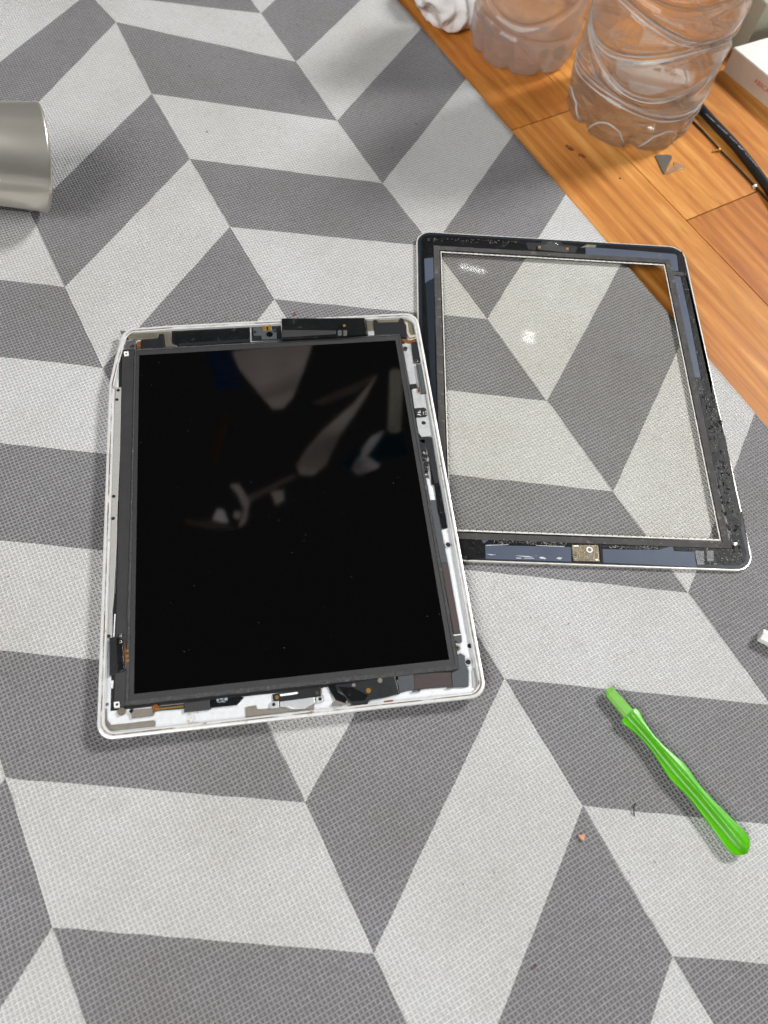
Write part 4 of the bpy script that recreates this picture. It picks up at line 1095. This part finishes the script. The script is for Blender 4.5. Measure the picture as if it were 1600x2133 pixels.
# ------------------------------------------------------------------ boxes at the top right
def hexa(c, d1, l1, d2, l2, z0, z1, bev=0.6):
    p = [c, c + d1 * l1, c + d1 * l1 + d2 * l2, c + d2 * l2]
    return prism_mesh([(q.x, q.y) for q in p], z0, z1, bev)
bc = B(1507, 147, FL); bc.z = 0; bd1 = B(1600, 225, FL) - B(1507, 147, FL); bd1.normalize(); bd2 = B(1588, 84, FL + 18.5) - B(1534, 99.5, FL + 18.5); bd2.normalize()
BH = 18.5
box = thing('white_box', (bc.x, bc.y, FL), 'flat white cardboard box with small red lettering, right of the bottles', 'box')
body = hexa(bc, bd1, 130, bd2, 85, FL, FL + BH, 0.4)
link('box_base', body, M_cardside, box)
pe = 0.35
lid_o = bc - bd1 * pe - bd2 * pe
link('box_lid', hexa(lid_o, bd1, 130 + 2 * pe, bd2, 85 + 2 * pe, FL + BH + 0.02, FL + BH + 1.2, 0.3), M_card, box)
outn = -bd2
oc = bc + bd1 * 38 + outn * 0.06
link('lettering', text_mesh('ABBCA', 5.0, (oc.x, oc.y, FL + 10), bd1, (0, 0, 1)), M_red, box)
tcx = bc + bd1 * 22 + bd2 * 29
link('lettering', text_mesh('A', 7.5, (tcx.x, tcx.y, FL + BH + 1.24), bd1 * 0.2 + bd2, -bd1), M_ink, box)
b2c = bc + bd2 * 26.5 + bd1 * -9
box2 = sub(link('pale_box', prism_mesh([(q.x, q.y) for q in (b2c, b2c + bd2 * 60 + bd1 * 4, b2c + bd2 * 52 - bd1 * 26, b2c - bd1 * 30 + bd2 * 2)], FL, FL + 44, 1.2, 3), plain('pale_green_plastic', S(176, 178, 160), 0.5, 0, 0.05), None,
     'pale greenish box in the top right corner, behind the white box', 'box'))

# ------------------------------------------------------------------ cable, wire, screws, scraps on the floor
cpts = [B(1380, 130, FL + 3.6), B(1440, 200, FL + 3.6), B(1478, 245, FL + 3.6), B(1530, 300, FL + 3.6), B(1572, 352, FL + 3.6), B(1610, 405, FL + 3.6), B(1665, 500, FL + 3.6), B(1720, 610, FL + 3.6)]
cpath = catmull([(p.x, p.y, FL + 3.4) for p in cpts], 12)
cb_ = thing('black_cable', (cpts[3].x, cpts[3].y, FL), 'thick black cable with pale printed lettering, running past the larger bottle', 'cable')
link('sheath', tube_mesh(cpath, 3.4, 18), M_cable, cb_)
def cable_text(body, u, v, u2, v2):
    a = B(u, v, FL + 6.5); b_ = B(u2, v2, FL + 6.5)
    d = b_ - a; d.z = 0; d.normalize(); up = Vector((-d.y, d.x, 0))
    if up.y < 0: up = -up
    m_ = (a + b_) / 2
    L = (b_ - a).length
    nrm = Vector((up.x * 0.35, up.y * 0.35, 0.94)) 
    ypl = (up - nrm * up.dot(nrm)).normalized()
    me = text_mesh(body, L / max(1, len(body)) * 1.5, (m_.x, m_.y, FL + 3.4 + 3.44), d, ypl)
    link('lettering', me, M_grey_ink, cb_)
cable_text('SUPRO', 1470, 237, 1489, 256)
cable_text('POWER', 1494, 261, 1515, 280)
cable_text('WIRE', 1519, 284, 1537, 301)
cable_text('@', 1541, 305, 1549, 312)
cable_text('COPPERS', 1551, 317, 1580, 350)
wp = [B(u, v, FL + 0.8) for u, v in ((1400, 208), (1455, 264), (1500, 312), (1545, 358), (1580, 396), (1625, 448), (1680, 520))]
link('thin_wire', tube_mesh(catmull([(p.x, p.y, FL + 0.85) for p in wp], 8), 0.8, 10), M_cable, None, 'thin black wire beside the thick cable on the floor', 'wire')
# tiny brass screw leaning on the wire
q = B(1498, 312, FL + 1.5)
sc1 = thing('brass_screw', (q.x, q.y, FL), 'tiny brass screw lying against the thin wire', 'screw')
hd = Vector((q.x, q.y, FL + 1.6)); tl = B(1484, 316, FL + 0.6); tl = Vector((tl.x, tl.y, FL + 0.8))
dr = (tl - hd).normalized()
link('screw_head', tube_mesh([hd - dr * 0.5, hd + dr * 0.1, hd + dr * 0.5], [1.2, 1.3, 0.9], 14, False), M_gold, sc1)
link('screw_shaft', tube_mesh([hd + dr * 0.5 + (tl - hd - dr * 0.5) * (k / 14) for k in range(15)], [0.55 + 0.12 * (k % 2) for k in range(15)], 10, False), M_gold, sc1)
q = B(1573, 388, FL + 1)
v = [(q.x + x, q.y + y, FL + z) for x, y, z in ((-1.6, -1.2, 0.02), (1.6, -1.4, 0.02), (1.9, 1.2, 0.02), (-1.3, 1.5, 0.02), (-1.2, -0.8, 2.2), (1.2, -1.0, 1.8), (1.4, 0.9, 2.4), (-1.0, 1.0, 2.0))]
link('glass_bit', mesh(v, [(0, 1, 2, 3), (4, 5, 6, 7), (0, 1, 5, 4), (1, 2, 6, 5), (2, 3, 7, 6), (3, 0, 4, 7)]), plain('pale_bit', S(214, 206, 180), 0.2, 0, 0.2, 900), None, 'small pale chip beside the thin wire', 'chip')
tp2 = lambda pts, z: [B(1350 + x / 16, 300 + y / 16, z).xy for x, y in pts]
link('dark_shard', prism_mesh(tp2([(235, 380), (270, 356), (640, 342), (800, 372), (800, 470), (690, 680), (560, 990), (520, 960)], FL + 0.9), FL + 0.02, FL + 0.9, 0.2), M_shard, None, 'dark grey triangular shard on the floor in front of the bottle', 'shard')
link('pale_shard', prism_mesh(tp2([(600, 1000), (680, 850), (860, 720), (850, 600), (930, 600), (1230, 740), (1200, 790), (950, 880)], FL + 0.6), FL + 0.02, FL + 0.6, 0.1), plain('translucent_shard', S(162, 128, 104), 0.15, 0.1, 0.15, 200), None, 'pale brownish pointed shard touching the dark shard', 'shard')
def drop(u, v, r, sx, an):
    c = B(u, v, FL); vv = []; ff = []; n = 16
    for i, (k, z) in enumerate(((1.0, 0.0), (0.92, 0.35), (0.7, 0.62), (0.35, 0.78))):
        for j in range(n):
            a = 2 * math.pi * j / n; x = r * k * sx * math.cos(a) * (1 + 0.1 * math.sin(3 * a)); y = r * k * math.sin(a)
            vv.append((c.x + x * math.cos(an) - y * math.sin(an), c.y + x * math.sin(an) + y * math.cos(an), FL + 0.01 + z * r * 0.5))
    for i in range(3):
        for j in range(n): ff.append((i * n + j, i * n + (j + 1) % n, (i + 1) * n + (j + 1) % n, (i + 1) * n + j))
    ff.append(tuple(range(n))); ff.append(tuple(3 * n + j for j in range(n)))
    return mesh(vv, ff, True)
M_drop = thin_glass('drop_water', (0.90, 0.82, 0.74, 1), 0.02, 1.5)
link('water_drop', drop(1186, 308, 2.4, 1.7, -0.9), M_drop, None, 'larger flat water drop on the floor near the mat edge', 'water drop')
link('water_drop', drop(1212, 325, 2.0, 1.6, -0.6), M_drop, None, 'smaller round water drop on the floor nearer the bottle', 'water drop')
def chip(name, u, v, pts, h, mat, label, zb=0.0):
    c = B(u, v, zb)
    link(name, prism_mesh([(c.x + x, c.y + y) for x, y in pts], zb + 0.05, zb + h, 0.1, 1), mat, None, label, 'crumb')
M_orange = plain('terracotta_crumb', S(206, 150, 116), 0.8, 0, 0.1, 600, 0.4)
M_rust = plain('rust_crumb', S(120, 66, 46), 0.8, 0, 0.1, 600, 0.4)
chip('orange_crumb', 1211, 1744, [(-1.6, 1.0), (0.2, 1.1), (1.5, 1.5), (1.6, 0.3), (0.6, -1.7), (-0.5, -0.9)], 1.1, M_orange, 'orange crumb on the dark chevron below the tablet')
chip('brown_crumb', 1113, 2014, [(-0.9, 0.3), (0.3, 0.7), (0.9, 0.2), (0.2, -0.7)], 0.8, M_rust, 'reddish brown crumb near the bottom edge of the mat')
chip('brown_crumb', 613, 655, [(-0.5, 1.4), (0.4, 1.2), (0.8, -0.4), (0.2, -1.2), (-0.5, -0.2)], 0.8, M_rust, 'small brown crumb just above the tablet top edge')
chip('dark_crumb', 431, 275, [(-0.6, 0.2), (0.3, 0.7), (0.6, -0.2), (-0.1, -0.6)], 0.6, plain('dark_crumb', S(120, 106, 90), 0.8), 'tiny dark crumb on the light chevron at the upper left')
chip('dark_crumb', 1291, 372, [(-0.7, 0.3), (0.4, 0.6), (0.8, -0.3), (-0.2, -0.6)], 0.5, M_ink, 'tiny black speck on the wood floor below the bottle', FL)
hp = [B(1100 + x / 3.2, 1600 + y / 3.2, 0.4) for x, y in ((716, 234), (706, 256), (702, 280), (706, 300), (712, 318))]
link('hair_strand', tube_mesh(catmull([(p.x, p.y, 0.35 + 0.5 * math.sin(i)) for i, p in enumerate(hp)], 6), 0.28, 6), M_ink, None, 'short curved black hair beside the green tool', 'hair')

# ------------------------------------------------------------------ made-up props overhead, unseen, added to give the dark screen its reflections
def mir(x, y, h):
    u, v_ = 280 + x / 2.5806, 700 + y / 2.5806
    p = np.array(B(u, v_, 6.1)); d = p - CAM; d[2] = -d[2]
    q = p + (h - 6.1) / d[2] * d
    return (q[0], q[1])
def prop_mat(name, col, trans):  # translucent material for the made-up overhead props
    m, nt, b = new_mat(name); nt.nodes.remove(b)
    out = nt.nodes['Material Output']
    df = N(nt, 'ShaderNodeBsdfDiffuse'); tl = N(nt, 'ShaderNodeBsdfTranslucent'); mx = N(nt, 'ShaderNodeMixShader')
    tc = N(nt, 'ShaderNodeTexCoord').outputs['Object']
    c = mixc(nt, ramp(nt, noise_tex(nt, tc, 6, 3), [(0.3, 0.0), (0.7, 1.0)]), tuple(x * 0.8 for x in col[:3]) + (1,), col)
    nt.links.new(c, df.inputs[0]); nt.links.new(c, tl.inputs[0]); mx.inputs[0].default_value = trans
    nt.links.new(df.outputs[0], mx.inputs[1]); nt.links.new(tl.outputs[0], mx.inputs[2]); nt.links.new(mx.outputs[0], out.inputs[0])
    return m
M_pale = prop_mat('pale_prop', S(236, 228, 224), 0.9)
M_teal = prop_mat('teal_reflection_prop', S(30, 110, 124), 0.8)
M_blue = prop_mat('blue_prop', S(80, 118, 160), 0.85)
M_bright = prop_mat('bright_prop', S(250, 248, 250), 0.95)
H0 = 900
def over(name, pts, h, mat, label, cat, t=1.5):
    return link(name, prism_mesh([mir(x, y, h) for x, y in pts], h, h + t), mat, None, label, cat)
over('pale_reflection_prop', [(525, 80), (740, 40), (960, 30), (905, 190), (850, 330), (800, 384), (745, 392), (690, 330), (560, 170)], H0, M_pale, 'made-up pale panel, unseen overhead, mirrored at the top of the black screen', 'cloth')
over('long_reflection_prop', [(1310, 200), (1240, 330), (1100, 540), (1030, 690), (960, 745), (890, 742), (872, 690), (930, 600), (1010, 510), (1180, 360)], H0 + 30, M_pale, 'made-up long pale band, unseen overhead, mirrored right of the screen centre', 'strap')
over('thin_reflection_prop', [(1290, 215), (1100, 290), (950, 362), (1010, 366), (1190, 300)], H0 + 60, prop_mat('dim_prop', S(170, 160, 156), 0.8), 'made-up dim narrow band, unseen overhead, mirrored above the long pale band', 'strap')
over('teal_reflection_prop', [(1110, 690), (1250, 560), (1440, 490), (1464, 640), (1340, 664), (1300, 716), (1180, 734)], H0 + 90, M_teal, 'made-up dark teal panel, unseen overhead, mirrored at the right of the screen', 'cloth')
over('streak_reflection_prop', [(1345, 506), (1310, 556), (1262, 628), (1230, 664), (1212, 652), (1230, 600), (1272, 542)], H0 + 40, M_bright, 'made-up bright white strip, unseen overhead, mirrored over the teal panel', 'strip')
loop = [Vector((*mir(x, y, H0 + 40), H0 + 40)) for x, y in ((1190, 722), (1216, 672), (1250, 672), (1294, 694), (1240, 712), (1190, 722))]
link('loop_reflection_prop', tube_mesh(loop, 9, 8), M_bright, None, 'made-up small white triangular loop, unseen overhead, mirrored below the white strip', 'loop')
tb = [Vector((*mir(x, y, H0 + 20), H0 + 20)) for x, y in ((1408, 195), (1405, 300), (1401, 400), (1396, 500))]
link('tube_reflection_prop', tube_mesh(tb, 13, 10), prop_mat('tube_prop', S(240, 238, 228), 0.9), None, 'made-up pale tube, unseen overhead, mirrored near the right edge of the screen', 'tube')
bl = thing('lattice_reflection_prop', (*mir(470, 180, H0), H0), 'made-up dark blue lattice, unseen overhead, mirrored at the top left of the screen', 'lattice')
for r_ in range(4):
    for q_ in range(2):
        x0 = 378 + r_ * 16 + q_ * 72 + 6; y0 = 84 + r_ * 52 - q_ * 4
        link('lattice_prop_panel', prism_mesh([mir(x, y, H0) for x, y in ((x0, y0), (x0 + 60, y0 - 6), (x0 + 76, y0 + 36), (x0 + 16, y0 + 44))], H0, H0 + 2), M_blue, bl)
rb = random.Random(5)
patches = thing('patch_reflection_prop', (*mir(520, 950, H0), H0), 'made-up, unseen bag overhead, mirrored left of the screen centre', 'patches')
for pts, mt in (([(420, 985), (445, 930), (480, 935), (505, 1000), (470, 1000)], M_bright), ([(515, 800), (560, 795), (620, 890), (600, 990), (560, 1030), (590, 930), (555, 850)], M_pale),
                ([(735, 835), (800, 830), (805, 880), (760, 908)], M_pale), ([(540, 940), (575, 950), (560, 985), (530, 970)], M_pale), ([(260, 990), (420, 1000), (540, 1030), (400, 1030), (300, 1015)], prop_mat('dim_patch_prop', S(170, 160, 150), 0.8)),
                ([(480, 430), (500, 440), (470, 580), (430, 690), (400, 640), (440, 520)], prop_mat('dim_patch_prop', S(140, 120, 100), 0.8)), ([(610, 860), (860, 740), (870, 755), (620, 890)], prop_mat('dim_patch_prop', S(190, 180, 174), 0.8))):
    link('prop_patch', prism_mesh([mir(x, y, H0 + 15) for x, y in pts], H0 + 15, H0 + 17), mt, patches)

# ------------------------------------------------------------------ lint and dust on the mat: too fine to count
rl = random.Random(17); v = []; f = []
for i in range(420):
    c = B(rl.uniform(0, 1600), rl.uniform(0, 2133) ** 1.0, 0)
    if (c - e0).dot(enrm) > -3: continue
    r = rl.choice((0.12, 0.15, 0.2, 0.25, 0.4)); k = len(v)
    for j in range(4):
        a = j * 1.57 + rl.random(); v.append((c.x + r * math.cos(a), c.y + r * math.sin(a) * rl.uniform(0.4, 1), 0.0))
    v.append((c.x, c.y, r * 0.8))
    f += [(k + j, k + (j + 1) % 4, k + 4) for j in range(4)]
link('lint', mesh(v, f), plain('lint_grey', S(120, 112, 104), 0.9, 0, 0.5, 60), None, 'scattered tiny lint and dust on the mat', 'lint', None, 'stuff')
v = []; f = []
for i in range(26):
    c = B(rl.uniform(0, 1600), rl.uniform(300, 2133), 0)
    if (c - e0).dot(enrm) > -6: continue
    a = rl.uniform(0, 6.28); p = Vector((c.x, c.y, 0.25)); k0 = len(v)
    n_ = rl.randint(5, 9)
    for t in range(n_):
        w = Vector((-math.sin(a), math.cos(a), 0)) * 0.06
        v += [p - w, p + w, p + Vector((0, 0, 0.12))]
        p = p + Vector((math.cos(a), math.sin(a), 0)) * 0.7; a += rl.uniform(-0.6, 0.6)
    for t in range(n_ - 1):
        k = k0 + t * 3
        for m_ in range(3): f.append((k + m_, k + (m_ + 1) % 3, k + 3 + (m_ + 1) % 3, k + 3 + m_))
link('fibres', mesh(v, f), plain('fibre_grey', S(150, 144, 138), 0.9), None, 'fine stray fibres lying on the mat', 'fibre', None, 'stuff')
